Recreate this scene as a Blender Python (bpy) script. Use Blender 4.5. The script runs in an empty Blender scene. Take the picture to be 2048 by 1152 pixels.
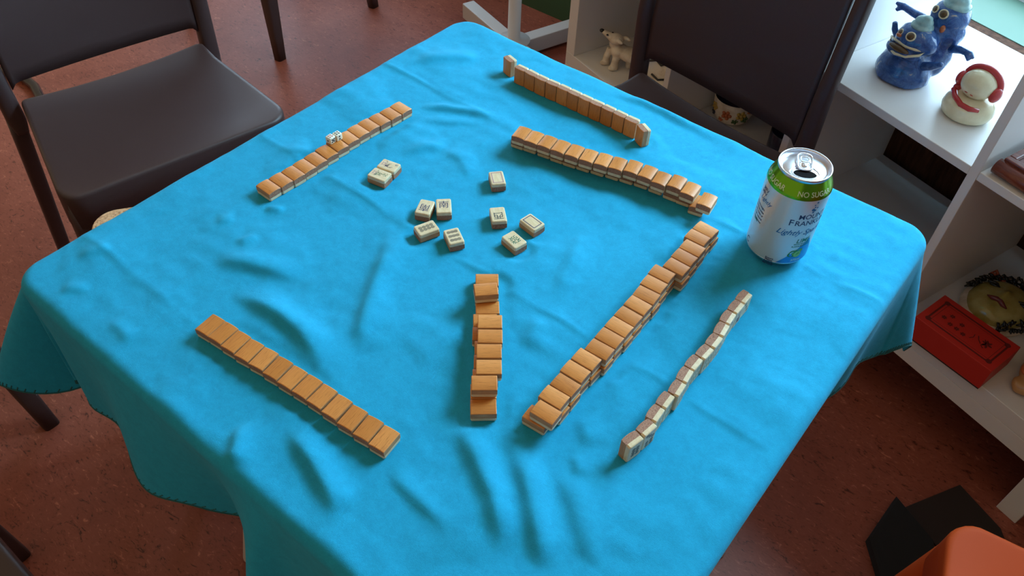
import bpy, bmesh, math, random
import numpy as np
from mathutils import Vector, Matrix
random.seed(7)
C = bpy.context.scene.collection
PI = math.pi
SYA = 0.317584                                  # the shelf unit and the back wall are turned by this angle against the table
SX = Vector((math.cos(SYA), -math.sin(SYA), 0)); SY = Vector((math.sin(SYA), math.cos(SYA), 0))
CAM = Vector((0.397, -0.497, 1.37074))
def sh(a, d, z=0.0):                            # a point given in the shelf unit's own axes
    v = CAM + SX * a + SY * d
    return Vector((v.x, v.y, z))

# ------------------------------------------------------------------ camera
cd = bpy.data.cameras.new('camera'); cam = bpy.data.objects.new('camera', cd); C.objects.link(cam)
cd.sensor_width = 36.0; cd.lens = 1642.41 / 2048 * 36.0; cd.clip_start = 0.02
Rr, Rd, Rf = (0.777212, 0.628278, 0.034753), (0.479739, -0.555913, -0.67883), (-0.407174, 0.544268, -0.733472)
cam.matrix_world = Matrix(((Rr[0], -Rd[0], -Rf[0], CAM.x), (Rr[1], -Rd[1], -Rf[1], CAM.y), (Rr[2], -Rd[2], -Rf[2], CAM.z), (0, 0, 0, 1)))
bpy.context.scene.camera = cam

# ------------------------------------------------------------------ world, light, exposure
sc = bpy.context.scene
sc.view_settings.view_transform = 'Standard'; sc.view_settings.look = 'None'
sc.view_settings.exposure = 0.0; sc.view_settings.gamma = 1.0
wd = bpy.data.worlds.new('world'); sc.world = wd; wd.use_nodes = True
bg = wd.node_tree.nodes['Background']
bg.inputs[0].default_value = (1.0, 0.76, 0.48, 1); bg.inputs[1].default_value = 0.45
def area(name, loc, look, sx, sy, power, col, spread=PI):
    l = bpy.data.lights.new(name, 'AREA'); l.shape = 'RECTANGLE'; l.size = sx; l.size_y = sy
    l.energy = power; l.color = col; l.spread = spread
    o = bpy.data.objects.new(name, l); C.objects.link(o); o.location = loc
    o.rotation_euler = (Vector(look) - Vector(loc)).to_track_quat('-Z', 'Y').to_euler()
    return o
WC = sh(-0.56, 1.83, 1.84)                       # bright sky in the upper part of the window, duller street below it
area('sky_through_window', WC, WC - SY * 1.0 - Vector((0, 0, 0.35)), 0.95, 0.65, 73, (0.42, 0.78, 1.0))
WC = sh(-0.72, 1.83, 1.0)
area('street_through_window', WC, WC - SY, 1.5, 0.75, 28, (0.50, 0.78, 1.0))
area('sky_through_side_window', (-2.35, 1.66, 1.35), (-2.2, 0, 0.9), 1.6, 1.3, 42, (0.55, 0.78, 1.0))

# ------------------------------------------------------------------ helpers
def mat(name, col, rough=0.5, metal=0.0, **kw):
    m = bpy.data.materials.new(name); m.use_nodes = True
    b = m.node_tree.nodes['Principled BSDF']
    b.inputs['Base Color'].default_value = (*col, 1); b.inputs['Roughness'].default_value = rough; b.inputs['Metallic'].default_value = metal
    for k, v in kw.items():
        b.inputs[k.replace('_', ' ')].default_value = v
    return m
def N(m, t, **kw):
    n = m.node_tree.nodes.new(t)
    for k, v in kw.items(): setattr(n, k, v)
    return n
def L(m, a, b): m.node_tree.links.new(a, b)
def ramp(m, fac, stops):
    r = N(m, 'ShaderNodeValToRGB'); e = r.color_ramp.elements
    while len(e) < len(stops): e.new(0.5)
    for q, (p, c) in zip(e, stops): q.position = p; q.color = (*c, 1)
    L(m, fac, r.inputs[0]); return r.outputs[0]
def noise(m, scale, detail=4, rough=0.5, coords='Object', stretch=None, rnd=False, dist=0.0):
    tc = N(m, 'ShaderNodeTexCoord'); out = tc.outputs[coords]
    if stretch or rnd:
        mp = N(m, 'ShaderNodeMapping'); L(m, out, mp.inputs[0]); mp.inputs['Scale'].default_value = stretch or (1, 1, 1)
        if rnd:
            oi = N(m, 'ShaderNodeObjectInfo'); mu = N(m, 'ShaderNodeMath', operation='MULTIPLY'); mu.inputs[1].default_value = 3.0
            L(m, oi.outputs['Random'], mu.inputs[0]); L(m, mu.outputs[0], mp.inputs['Location'])
        out = mp.outputs[0]
    n = N(m, 'ShaderNodeTexNoise'); n.inputs['Scale'].default_value = scale; n.inputs['Detail'].default_value = detail
    n.inputs['Roughness'].default_value = rough; n.inputs['Distortion'].default_value = dist
    L(m, out, n.inputs['Vector']); return n.outputs['Fac']
def bump(m, fac, strength, dist):
    b = N(m, 'ShaderNodeBump'); b.inputs['Strength'].default_value = strength; b.inputs['Distance'].default_value = dist
    L(m, fac, b.inputs['Height']); L(m, b.outputs[0], m.node_tree.nodes['Principled BSDF'].inputs['Normal'])
def base(m, out): L(m, out, m.node_tree.nodes['Principled BSDF'].inputs['Base Color'])
def mul(m, a, b, t='MULTIPLY', f=1.0):
    x = N(m, 'ShaderNodeMix', data_type='RGBA', blend_type=t); x.inputs[0].default_value = f
    L(m, a, x.inputs[6]); L(m, b, x.inputs[7]); return x.outputs[2]

def link(name, me, m=None, parent=None, smooth=False):
    o = bpy.data.objects.new(name, me); C.objects.link(o)
    if m is not None and not me.materials: me.materials.append(m)
    if parent is not None: o.parent = parent
    if smooth:
        me.polygons.foreach_set('use_smooth', [True] * len(me.polygons))
    return o
def obj(name, bm, m, parent=None, smooth=False):
    me = bpy.data.meshes.new(name); bm.normal_update(); bm.to_mesh(me); bm.free()
    return link(name, me, m, parent, smooth)
def tag(o, label, cat, group=None, kind=None):
    if label: o['label'] = label
    if cat: o['category'] = cat
    if group: o['group'] = group
    if kind: o['kind'] = kind
    return o
def thing(name, label, cat, loc=(0, 0, 0), rotz=0.0, group=None):
    o = bpy.data.objects.new(name, None); C.objects.link(o); o.location = loc; o.rotation_euler = (0, 0, rotz)
    o.empty_display_size = 0.02
    return tag(o, label, cat, group)
def struct(o): o['kind'] = 'structure'; return o
def bx(bm, x0, x1, y0, y1, z0, z1, M=None):
    r = bmesh.ops.create_cube(bm, size=1.0)['verts']
    for v in r:
        v.co = Vector((x0 + (v.co.x + .5) * (x1 - x0), y0 + (v.co.y + .5) * (y1 - y0), z0 + (v.co.z + .5) * (z1 - z0)))
        if M: v.co = M @ v.co
    return r
def bev(bm, w, seg=2, edges=None):
    bmesh.ops.bevel(bm, geom=edges or list(bm.edges), offset=w, segments=seg, profile=0.6, affect='EDGES', clamp_overlap=True)
    return bm
def rbox(x0, x1, y0, y1, z0, z1, w=0.002, seg=2):
    bm = bmesh.new(); bx(bm, x0, x1, y0, y1, z0, z1); return bev(bm, w, seg)
def loft(bm, rings, close=True, cap=True):
    vs = [[bm.verts.new(p) for p in r] for r in rings]
    n = len(vs[0])
    for a, b in zip(vs, vs[1:]):
        for i in range(n if close else n - 1):
            bm.faces.new((a[i], a[(i + 1) % n], b[(i + 1) % n], b[i]))
    if cap and close:
        bm.faces.new(list(reversed(vs[0]))); bm.faces.new(vs[-1])
    return vs
def lathe(bm, prof, seg=48, cx=0, cy=0, cap=True):
    loft(bm, [[(cx + r * math.cos(2 * PI * k / seg), cy + r * math.sin(2 * PI * k / seg), z) for k in range(seg)] for r, z in prof], cap=cap)
    bmesh.ops.recalc_face_normals(bm, faces=bm.faces)
def tube(bm, pts, rad, seg=8, flat=1.0):
    pts = [Vector(p) for p in pts]; rings = []
    rad = rad if isinstance(rad, (list, tuple)) else [rad] * len(pts)
    up = Vector((0, 0, 1))
    for i, p in enumerate(pts):
        d = (pts[min(i + 1, len(pts) - 1)] - pts[max(i - 1, 0)]).normalized()
        a = d.cross(up)
        if a.length < 1e-3: a = d.cross(Vector((1, 0, 0)))
        a.normalize(); b = a.cross(d).normalized()
        rings.append([p + (a * math.cos(2 * PI * k / seg) + b * math.sin(2 * PI * k / seg) * flat) * rad[i] for k in range(seg)])
    loft(bm, rings)
    bmesh.ops.recalc_face_normals(bm, faces=bm.faces)
def ball(bm, c, r, sub=3, M=None):
    r = r if isinstance(r, (list, tuple)) else (r, r, r)
    vs = bmesh.ops.create_icosphere(bm, subdivisions=sub, radius=1.0)['verts']
    for v in vs:
        p = Vector((v.co.x * r[0], v.co.y * r[1], v.co.z * r[2]))
        if M: p = M @ p
        v.co = p + Vector(c)
    return vs
def mods(o, *ms):
    for t, kw in ms:
        m = o.modifiers.new(t.lower(), t)
        for k, v in kw.items(): setattr(m, k, v)
    return o
def text_verts(s, size, shear=0.0, bold=0.0):
    cu = bpy.data.curves.new('t', 'FONT'); cu.body = s; cu.size = size; cu.align_x = 'CENTER'; cu.align_y = 'CENTER'; cu.resolution_u = 3; cu.shear = shear; cu.offset = bold
    o = bpy.data.objects.new('t', cu); C.objects.link(o)
    dg = bpy.context.evaluated_depsgraph_get(); dg.update()
    me = bpy.data.meshes.new_from_object(o.evaluated_get(dg))
    vs = [v.co.copy() for v in me.vertices]; fs = [tuple(p.vertices) for p in me.polygons]
    bpy.data.objects.remove(o); bpy.data.curves.remove(cu); bpy.data.meshes.remove(me)
    return vs, fs
def text_into(bm, s, size, fn, shear=0.0, bold=None):
    vs, fs = text_verts(s, size, shear, 0.00009 if bold is None else bold)
    b = [bm.verts.new(fn(v.x, v.y)) for v in vs]
    for f in fs:
        try: bm.faces.new([b[i] for i in f])
        except ValueError: pass
def stroke(bm, pts, w, fn):                     # a flat brush stroke following a 2D polyline
    P2 = [Vector((x, y)) for x, y in pts]; l = []; r = []
    for i, p in enumerate(P2):
        d = (P2[min(i + 1, len(P2) - 1)] - P2[max(i - 1, 0)]).normalized(); n = Vector((-d.y, d.x)) * w / 2
        l.append(bm.verts.new(fn(*(p + n)))); r.append(bm.verts.new(fn(*(p - n))))
    for i in range(len(P2) - 1): bm.faces.new((l[i], r[i], r[i + 1], l[i + 1]))
def ring2(bm, cx, cy, r0, r1, fn, seg=14):
    a = [bm.verts.new(fn(cx + r0 * math.cos(2 * PI * k / seg), cy + r0 * math.sin(2 * PI * k / seg))) for k in range(seg)]
    b = [bm.verts.new(fn(cx + r1 * math.cos(2 * PI * k / seg), cy + r1 * math.sin(2 * PI * k / seg))) for k in range(seg)]
    for i in range(seg): bm.faces.new((a[i], b[i], b[(i + 1) % seg], a[(i + 1) % seg]))
def disc2(bm, cx, cy, r, fn, seg=12, ry=None):
    bm.faces.new([bm.verts.new(fn(cx + r * math.cos(2 * PI * k / seg), cy + (ry or r) * math.sin(2 * PI * k / seg))) for k in range(seg)])

# ------------------------------------------------------------------ materials
M = {}
m = M['floor'] = mat('marmoleum', (0.2, 0.06, 0.04), 0.48, Specular_IOR_Level=0.4)
c1 = ramp(m, noise(m, 3.0, 6, 0.6, dist=0.6), [(0.3, (0.22, 0.052, 0.030)), (0.55, (0.30, 0.080, 0.048)), (0.75, (0.36, 0.105, 0.066))])
c2 = ramp(m, noise(m, 48, 5, 0.68, stretch=(1, 2.2, 1), dist=1.5), [(0.33, (0.25, 0.20, 0.20)), (0.42, (0.92, 0.88, 0.86)), (0.60, (1, 1, 1)), (0.70, (1.9, 2.3, 2.2))])
base(m, mul(m, c1, c2)); bump(m, noise(m, 90, 3), 0.10, 0.001)
m = M['cloth'] = mat('turquoise_felt', (0.013, 0.33, 0.52), 0.95, Sheen_Weight=0.03, Specular_IOR_Level=0.35)
c1 = ramp(m, noise(m, 900, 4, 0.8), [(0.3, (0.007, 0.285, 0.475)), (0.7, (0.010, 0.345, 0.58))])
c2 = ramp(m, noise(m, 90, 6, 0.7, dist=0.5), [(0.35, (0.90, 0.92, 0.93)), (0.6, (1.03, 1.02, 1.02))])
base(m, mul(m, c1, c2)); bump(m, noise(m, 1100, 3, 0.7), 0.35, 0.0006)
bn = N(m, 'ShaderNodeBump'); bn.inputs['Strength'].default_value = 0.45; bn.inputs['Distance'].default_value = 0.0018
L(m, noise(m, 34, 4, 0.5, dist=0.3), bn.inputs['Height']); L(m, bn.outputs[0], [x for x in m.node_tree.nodes if x.type == 'BUMP'][0].inputs['Normal'])
M['stitch'] = mat('teal_thread', (0.012, 0.10, 0.11), 0.9)
m = M['bamboo'] = mat('bamboo', (0.5, 0.25, 0.09), 0.42, Specular_IOR_Level=0.35)
oi = N(m, 'ShaderNodeObjectInfo')
tone = ramp(m, oi.outputs['Random'], [(0.0, (0.50, 0.165, 0.030)), (0.5, (0.58, 0.200, 0.042)), (1.0, (0.66, 0.245, 0.060))])
grain = ramp(m, noise(m, 260, 5, 0.7, stretch=(5.0, 0.35, 1.0), rnd=True), [(0.33, (0.66, 0.56, 0.46)), (0.45, (0.95, 0.93, 0.9)), (0.7, (1.08, 1.08, 1.08))])
geo = N(m, 'ShaderNodeNewGeometry')
# the cut sides of the bamboo are a duller, speckled brown than its polished back
tcn = N(m, 'ShaderNodeTexCoord'); sepn = N(m, 'ShaderNodeSeparateXYZ'); L(m, tcn.outputs['Normal'], sepn.inputs[0])
fac = N(m, 'ShaderNodeMapRange'); L(m, sepn.outputs['Z'], fac.inputs['Value']); fac.inputs['From Min'].default_value = 0.25; fac.inputs['From Max'].default_value = 0.7
endc = ramp(m, noise(m, 1100, 3, 0.8, rnd=True), [(0.36, (0.15, 0.050, 0.030)), (0.50, (0.34, 0.155, 0.090)), (0.7, (0.44, 0.225, 0.135))])
mx = N(m, 'ShaderNodeMix', data_type='RGBA'); L(m, fac.outputs[0], mx.inputs[0]); 
sidec = ramp(m, noise(m, 300, 4, 0.6, stretch=(1, 0.3, 1.5), rnd=True), [(0.3, (0.36, 0.17, 0.075)), (0.7, (0.50, 0.27, 0.13))])
ab = N(m, 'ShaderNodeMath', operation='ABSOLUTE'); L(m, sepn.outputs['Y'], ab.inputs[0])
mx0 = N(m, 'ShaderNodeMix', data_type='RGBA'); L(m, ab.outputs[0], mx0.inputs[0]); L(m, sidec, mx0.inputs[6]); L(m, endc, mx0.inputs[7]); L(m, mx0.outputs[2], mx.inputs[6]); L(m, mul(m, tone, grain), mx.inputs[7]); base(m, mx.outputs[2])
rr = N(m, 'ShaderNodeMapRange'); L(m, fac.outputs[0], rr.inputs['Value']); rr.inputs['To Min'].default_value = 0.7; rr.inputs['To Max'].default_value = 0.40
L(m, rr.outputs[0], m.node_tree.nodes['Principled BSDF'].inputs['Roughness'])
m = M['bone'] = mat('bone', (0.72, 0.58, 0.40), 0.35)
base(m, ramp(m, noise(m, 300, 4, 0.6, stretch=(1, 0.3, 1), rnd=True), [(0.3, (0.64, 0.46, 0.26)), (0.7, (0.75, 0.59, 0.38))]))
M['ink_blue'] = mat('ink_blue', (0.030, 0.025, 0.085), 0.6)
M['ink_black'] = mat('ink_black', (0.018, 0.03, 0.035), 0.6)
M['ink_green'] = mat('ink_green', (0.02, 0.12, 0.06), 0.6)
M['ink_red'] = mat('ink_red', (0.42, 0.11, 0.10), 0.6)
M['ink_mauve'] = mat('ink_mauve', (0.40, 0.19, 0.22), 0.6)
M['die'] = mat('die_white', (0.80, 0.74, 0.60), 0.3)
m = M['plastic'] = mat('brown_plastic', (0.052, 0.027, 0.026), 0.48)
bump(m, noise(m, 700, 3), 0.06, 0.0005)
m = M['orange'] = mat('orange_plastic', (0.46, 0.054, 0.007), 0.62, Specular_IOR_Level=0.12)
m = M['white'] = mat('white_laminate', (0.76, 0.74, 0.72), 0.38)
M['white_paint'] = mat('white_paint', (0.62, 0.60, 0.60), 0.45)
m = M['wall'] = mat('wall_paint', (0.72, 0.72, 0.70), 0.8); bump(m, noise(m, 60), 0.1, 0.002)
M['green'] = mat('green_paint', (0.085, 0.15, 0.105), 0.6)
M['dkgreen'] = mat('dark_green_paint', (0.045, 0.115, 0.055), 0.6)
M['glass'] = mat('window_glass', (0.9, 0.95, 1.0), 0.02, Transmission_Weight=1.0, IOR=1.05)
M['alu'] = mat('aluminium', (0.72, 0.71, 0.76), 0.30, 1.0)
m = M['label_white'] = mat('can_white', (0.66, 0.66, 0.66), 0.30, 0.35)
M['can_green'] = mat('can_green', (0.16, 0.44, 0.02), 0.22, 0.85)
M['can_blue'] = mat('can_blue', (0.02, 0.22, 0.55), 0.3, 0.2)
M['navy'] = mat('print_navy', (0.015, 0.02, 0.10), 0.4)
M['azure'] = mat('print_azure', (0.01, 0.13, 0.36), 0.4)
M['pgreen'] = mat('print_green', (0.01, 0.16, 0.06), 0.4)
M['lime_d'] = mat('lime_dark', (0.02, 0.20, 0.03), 0.4)
M['lime_l'] = mat('lime_light', (0.30, 0.62, 0.16), 0.4)
M['lime_m'] = mat('lime_mid', (0.12, 0.42, 0.06), 0.4)
M['silver'] = mat('print_silver', (0.62, 0.72, 0.52), 0.35, 0.3)
M['dark'] = mat('dark_hole', (0.006, 0.004, 0.004), 0.9, Specular_IOR_Level=0.1)
m = M['glaze_blue'] = mat('blue_glaze', (0.03, 0.09, 0.30), 0.12)
base(m, ramp(m, noise(m, 45, 6, 0.7, dist=0.8), [(0.30, (0.012, 0.030, 0.12)), (0.48, (0.030, 0.085, 0.27)), (0.62, (0.07, 0.16, 0.38)), (0.70, (0.52, 0.45, 0.33))])); bump(m, noise(m, 120, 4), 0.5, 0.002)
m = M['glaze_pale'] = mat('pale_glaze', (0.26, 0.44, 0.44), 0.12)
base(m, ramp(m, noise(m, 60, 4), [(0.35, (0.20, 0.36, 0.38)), (0.65, (0.38, 0.55, 0.52))]))
m = M['glaze_cream'] = mat('cream_glaze', (0.74, 0.66, 0.46), 0.10)
base(m, ramp(m, noise(m, 30, 4), [(0.35, (0.68, 0.56, 0.34)), (0.65, (0.82, 0.72, 0.50))]))
M['glaze_red'] = mat('red_glaze', (0.48, 0.035, 0.035), 0.12)
M['glaze_brown'] = mat('brown_glaze', (0.11, 0.06, 0.025), 0.15)
m = M['glaze_white'] = mat('white_glaze', (0.66, 0.58, 0.48), 0.14)
base(m, ramp(m, noise(m, 50, 5), [(0.3, (0.58, 0.46, 0.34)), (0.6, (0.80, 0.71, 0.58))]))
M['glaze_navy'] = mat('navy_glaze', (0.010, 0.016, 0.05), 0.15)
M['glaze_yellow'] = mat('yellow_glaze', (0.50, 0.33, 0.06), 0.2)
M['glaze_orange'] = mat('orange_glaze', (0.50, 0.14, 0.05), 0.2)
M['glaze_green'] = mat('green_glaze', (0.06, 0.12, 0.04), 0.2)
m = M['glaze_olive'] = mat('olive_glaze', (0.42, 0.33, 0.09), 0.13)
base(m, ramp(m, noise(m, 25, 4), [(0.35, (0.34, 0.26, 0.06)), (0.65, (0.52, 0.43, 0.15))]))
m = M['glaze_black'] = mat('black_glaze', (0.015, 0.017, 0.02), 0.18)
m = M['redbox'] = mat('red_card', (0.50, 0.022, 0.014), 0.5); bump(m, noise(m, 500), 0.1, 0.0005)
M['redbox_ink'] = mat('dark_red_print', (0.13, 0.012, 0.010), 0.5)
m = M['wood_dark'] = mat('dark_wood', (0.16, 0.035, 0.02), 0.25)
base(m, ramp(m, noise(m, 30, 4, 0.6, stretch=(1, 8, 1)), [(0.3, (0.10, 0.022, 0.014)), (0.7, (0.22, 0.055, 0.03))]))
m = M['cork'] = mat('cork', (0.55, 0.34, 0.19), 0.8)
base(m, ramp(m, noise(m, 260, 3, 0.7), [(0.35, (0.34, 0.14, 0.06)), (0.5, (0.66, 0.36, 0.18)), (0.7, (0.80, 0.50, 0.28))]))
m = M['black_cloth'] = mat('black_fabric', (0.006, 0.006, 0.008), 0.9); bump(m, noise(m, 400), 0.3, 0.001)
m = M['shadow_brown'] = mat('painted_shadow_brown', (0.024, 0.013, 0.011), 0.9)  # dark tone of the floor shadow by the orange chair, painted in
M['gloss_black'] = mat('gloss_black', (0.01, 0.01, 0.014), 0.12)
# ------------------------------------------------------------------ measured places: tiles (mm, mm, degrees) and cloth wrinkles (mm)
P = {
 'A': [(-255.4, -97.9, 179.2), (-254.2, -80.5, 178.5), (-253.1, -63.2, 177.8), (-253.1, -46.2, 177.9), (-253.2, -28.9, 176.9), (-254.0, -10.8, 175.4), (-254.9, 7.5, 174.3), (-255.4, 25.3, 174.5), (-255.7, 42.9, 176.1), (-255.1, 59.9, 176.4), (-253.1, 77.1, 175.9), (-251.5, 94.8, 175.7), (-250.7, 112.4, 177.4)],
 'D': [(-136.8, -267.7, 96.8), (-119.6, -265.8, 96.1), (-101.8, -264.8, 97.5), (-83.9, -263.4, 99.5), (-65.9, -261.2, 100.3), (-47.4, -259.7, 98.6), (-28.8, -258.2, 96.9), (-10.7, -256.3, 96.3), (7.5, -254.9, 95.2), (26.3, -254.1, 96.3), (45.2, -253.3, 98.4), (63.8, -252.0, 99.1), (82.1, -250.5, 97.4)],
 'Eup': [(42.0, -65.9, 47.1), (72.3, -95.8, 40.1), (84.2, -109.7, 39.7), (95.0, -124.1, 40.2), (106.9, -138.5, 40.3), (115.4, -155.1, 40.7)],
 'Elo': [(27.2, -46.4, 40.8), (52.1, -75.2, 41.3), (126.3, -169.0, 41.7)],
 'F': [(166.1, 158.5, 358.9), (165.7, 141.5, 1.4), (170.0, 123.6, 2.1), (170.6, 105.9, 0.7), (171.7, 88.2, 0.1), (165.1, 69.5, 2.8), (166.8, 51.6, 2.9), (169.2, 33.7, 4.8), (170.2, 16.4, 1.1), (170.9, -1.9, 0.9), (171.5, -19.2, 1.5), (172.3, -36.9, 2.6), (173.2, -54.5, 3.6), (170.4, -72.3, 2.2), (170.8, -90.4, 2.6), (173.0, -108.7, 2.0), (173.1, -126.2, 3.7), (177.5, -144.0, 4.2)],
 'Fend': [(170.7, -145.6, 5.8)],
 'Cup': [(-92.3, 161.0, 102.9), (-75.2, 163.8, 102.6), (-57.8, 167.5, 100.7), (-40.2, 170.8, 101.4), (-22.3, 174.8, 102.9), (-4.5, 178.7, 104.4), (13.1, 184.0, 104.7), (30.2, 189.2, 104.5), (47.1, 196.3, 103.1), (65.3, 199.6, 99.6), (83.6, 200.4, 99.9), (100.6, 206.9, 99.2), (119.1, 206.4, 97.1), (143.2, 202.1, 98.4)],
 'Clo': [(-97.6, 167.3, 103.8), (-81.3, 171.4, 105.8), (-62.2, 175.0, 96.7), (-44.8, 177.6, 99.5), (-28.0, 181.0, 103.8), (-11.1, 185.5, 106.3), (6.4, 190.6, 107.6), (24.1, 196.0, 105.6), (41.2, 201.0, 105.1), (59.0, 205.6, 104.0), (77.9, 208.4, 97.3), (97.5, 209.8, 91.2), (113.4, 211.8, 101.0), (132.6, 206.2, 103.9)],
 'G': [(245.4, 96.0, 268.9), (245.9, 78.8, 270.4), (246.4, 61.0, 274.5), (249.0, 43.3, 277.3), (250.7, 25.6, 271.2), (250.7, 7.7, 267.3), (249.3, -10.3, 270.1), (250.2, -28.1, 276.7), (252.6, -45.8, 275.0), (251.2, -64.1, 272.5), (252.0, -82.2, 273.6), (254.2, -100.1, 262.3), (251.5, -118.2, 257.4)],
 'B': [(-181.4, 272.5, 1.5), (-163.7, 272.3, 357.0), (-146.2, 271.9, 0.5), (-128.6, 272.6, 3.8), (-110.9, 273.4, 1.3), (-93.7, 273.6, 0.5), (-76.3, 273.8, 0.9), (-58.9, 274.2, 2.0), (-41.1, 274.6, 0.2), (-23.1, 274.5, 359.0), (-5.4, 274.5, 1.5), (14.6, 269.6, 332.7), (-207.4, 279.9, 344.2)],
 'L': [(-179.4, 19.0, 12.8), (-175.9, 0.2, 11.0), (-97.4, -6.7, 115.3), (-82.9, 8.7, 134.4), (-72.8, -30.5, 249.6), (-41.7, -20.5, 149.7), (-69.0, 86.1, 139.6), (-27.7, 38.0, 138.1), (8.7, 53.2, 352.0), (11.2, 18.2, 348.9)],
}
W = [
  ([(105, -193), (127, -204), (155, -219), (185, -235), (208, -254), (224, -269)], 9, 5) ,
  ([(154, -171), (183, -195), (206, -213), (240, -243), (257, -257)], 9, 5.5) ,
  ([(197, -171), (233, -191), (266, -214), (286, -229)], 9, 2.5) ,
  ([(97, -272), (120, -273), (148, -275), (182, -277)], 5, 1.8) ,
  ([(212, -152), (232, -169)], 4, 1.5) ,
  ([(-219, -215), (-186, -194), (-154, -181), (-124, -167)], 8, 3.5) ,
  ([(-173, -232), (-139, -222), (-107, -219), (-74, -220), (-42, -226), (-15, -232)], 9, 5.5) ,
  ([(-118, -45), (-88, -87), (-61, -135), (-34, -176), (-7, -197)], 8, 3.2) ,
  ([(-239, -121), (-219, -107)], 5, 2) ,
  ([(-221, -175), (-214, -151)], 4, 1.5) ,
  ([(-261, -171), (-247, -154)], 6, 1.5) ,
  ([(-325, 206), (-289, 247), (-253, 285)], 9, 3) ,
  ([(-249, 133), (-219, 156), (-184, 174), (-148, 184)], 5, 3) ,
  ([(-231, 114), (-191, 139), (-154, 167)], 6, 1.5) ,
  ([(-191, 50), (-176, 81), (-158, 101)], 6, 2.2) ,
  ([(-167, 93), (-134, 89), (-97, 68)], 7, 2) ,
  ([(42, 106), (63, 48), (77, 8), (89, -28)], 8, 1.8) ,
  ([(87, -43), (106, -89)], 8, 1.8) ,
  ([(-94, 327), (-28, 341), (33, 338), (92, 333)], 7, 3) ,
  ([(-2, -294), (22, -304), (44, -308), (86, -322), (102, -327)], 8, 5) ,
  ([(-40, -315), (-17, -340), (-6, -354)], 6, 3) ,
  ([(163, 10), (175, 66), (192, 110)], 9, 1.5) ,
  ([(189, -89), (190, -49), (203, -6)], 9, 1.5) ,
  ([(188, -119), (222, -139)], 7, 1.5) ,
  ([(-310, -37), (-259, -18)], 6, 1.2) ,
  ([(-362, 57), (-349, 116)], 7, 1.5) ,
  ([(-325, -300), (-307, -264)], 6, 1.5) ,
  ([(-297, -336), (-274, -314)], 5, 1.5) ,
  ([(-227, -325), (-183, -329)], 5, 1.5) ,
]

# ------------------------------------------------------------------ the room
bm = bmesh.new(); bx(bm, -4.2, 3.2, -2.6, 4.8, -0.05, 0); struct(obj('floor', bm, M['floor']))
M['brown_wall'] = m = mat('brown_timber', (0.07, 0.03, 0.018), 0.8, Specular_IOR_Level=0.1); base(m, ramp(m, noise(m, 14, 5, 0.6, stretch=(6, 6, 1)), [(0.3, (0.035, 0.014, 0.009)), (0.7, (0.10, 0.042, 0.024))]))
SM = Matrix.Translation(CAM.xy.to_3d()) @ Matrix.Rotation(-SYA, 4, 'Z')      # shelf axes -> world, z kept
def sbox(bm, a0, a1, d0, d1, z0, z1): return bx(bm, a0, a1, d0, d1, z0, z1, SM)
bm = bmesh.new(); sbox(bm, -1.56, 2.4, 1.5995, 1.80, 0, 0.548); struct(obj('wall_back', bm, M['brown_wall']))
bm = bmesh.new(); sbox(bm, -1.56, 2.4, 1.585, 1.618, 0.5485, 0.5605); struct(obj('trim_1', bm, M['brown_wall']))
bm = bmesh.new(); sbox(bm, -1.56, 2.4, 1.6183, 1.775, 0.5485, 0.562); struct(obj('trim_2', bm, M['green']))
bm = bmesh.new(); sbox(bm, 1.05, 2.4, 1.82, 1.94, 0.548, 2.7); sbox(bm, -1.56, 1.05, 1.82, 1.94, 2.6, 2.7); struct(obj('trim_3', bm, M['wall']))
bm = bmesh.new(); bx(bm, 2.05, 2.15, -2.6, 1.05, 0, 2.7); struct(obj('light_block_right', bm, mat('light_block_paint', (0.22, 0.20, 0.18), 0.8)))  # unseen wall, added to hold fill light off the right-hand floor
w = bmesh.new()
for a in (-1.56, -0.70, 0.16, 1.0): sbox(w, a, a + 0.05, 1.84, 1.90, 0.60, 2.6)
sbox(w, -1.56, 1.05, 1.775, 1.92, 0.549, 0.600); sbox(w, -1.56, 1.05, 1.84, 1.90, 2.55, 2.6)
wf = struct(obj('window_1', w, M['white_paint']))
bm = bmesh.new(); sbox(bm, -1.51, 1.0, 1.867, 1.873, 0.60, 2.55); obj('pane', bm, M['glass'], wf)
bm = bmesh.new(); bx(bm, -3.2, -0.63, 1.552, 1.62, 0.0, 0.50); struct(obj('wall_left', bm, M['dkgreen']))
w = bmesh.new()
for a in (-3.2, -2.35, -1.5, -0.68): bx(w, a, a + 0.05, 1.68, 1.72, 0.54, 2.6)
bx(w, -3.2, -0.63, 1.553, 1.74, 0.501, 0.54); bx(w, -3.2, -0.63, 1.68, 1.72, 2.55, 2.6)
wf = struct(obj('window_2', w, M['white_paint']))
bm = bmesh.new(); bx(bm, -3.15, -0.68, 1.697, 1.703, 0.54, 2.55); obj('pane', bm, M['glass'], wf)

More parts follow.
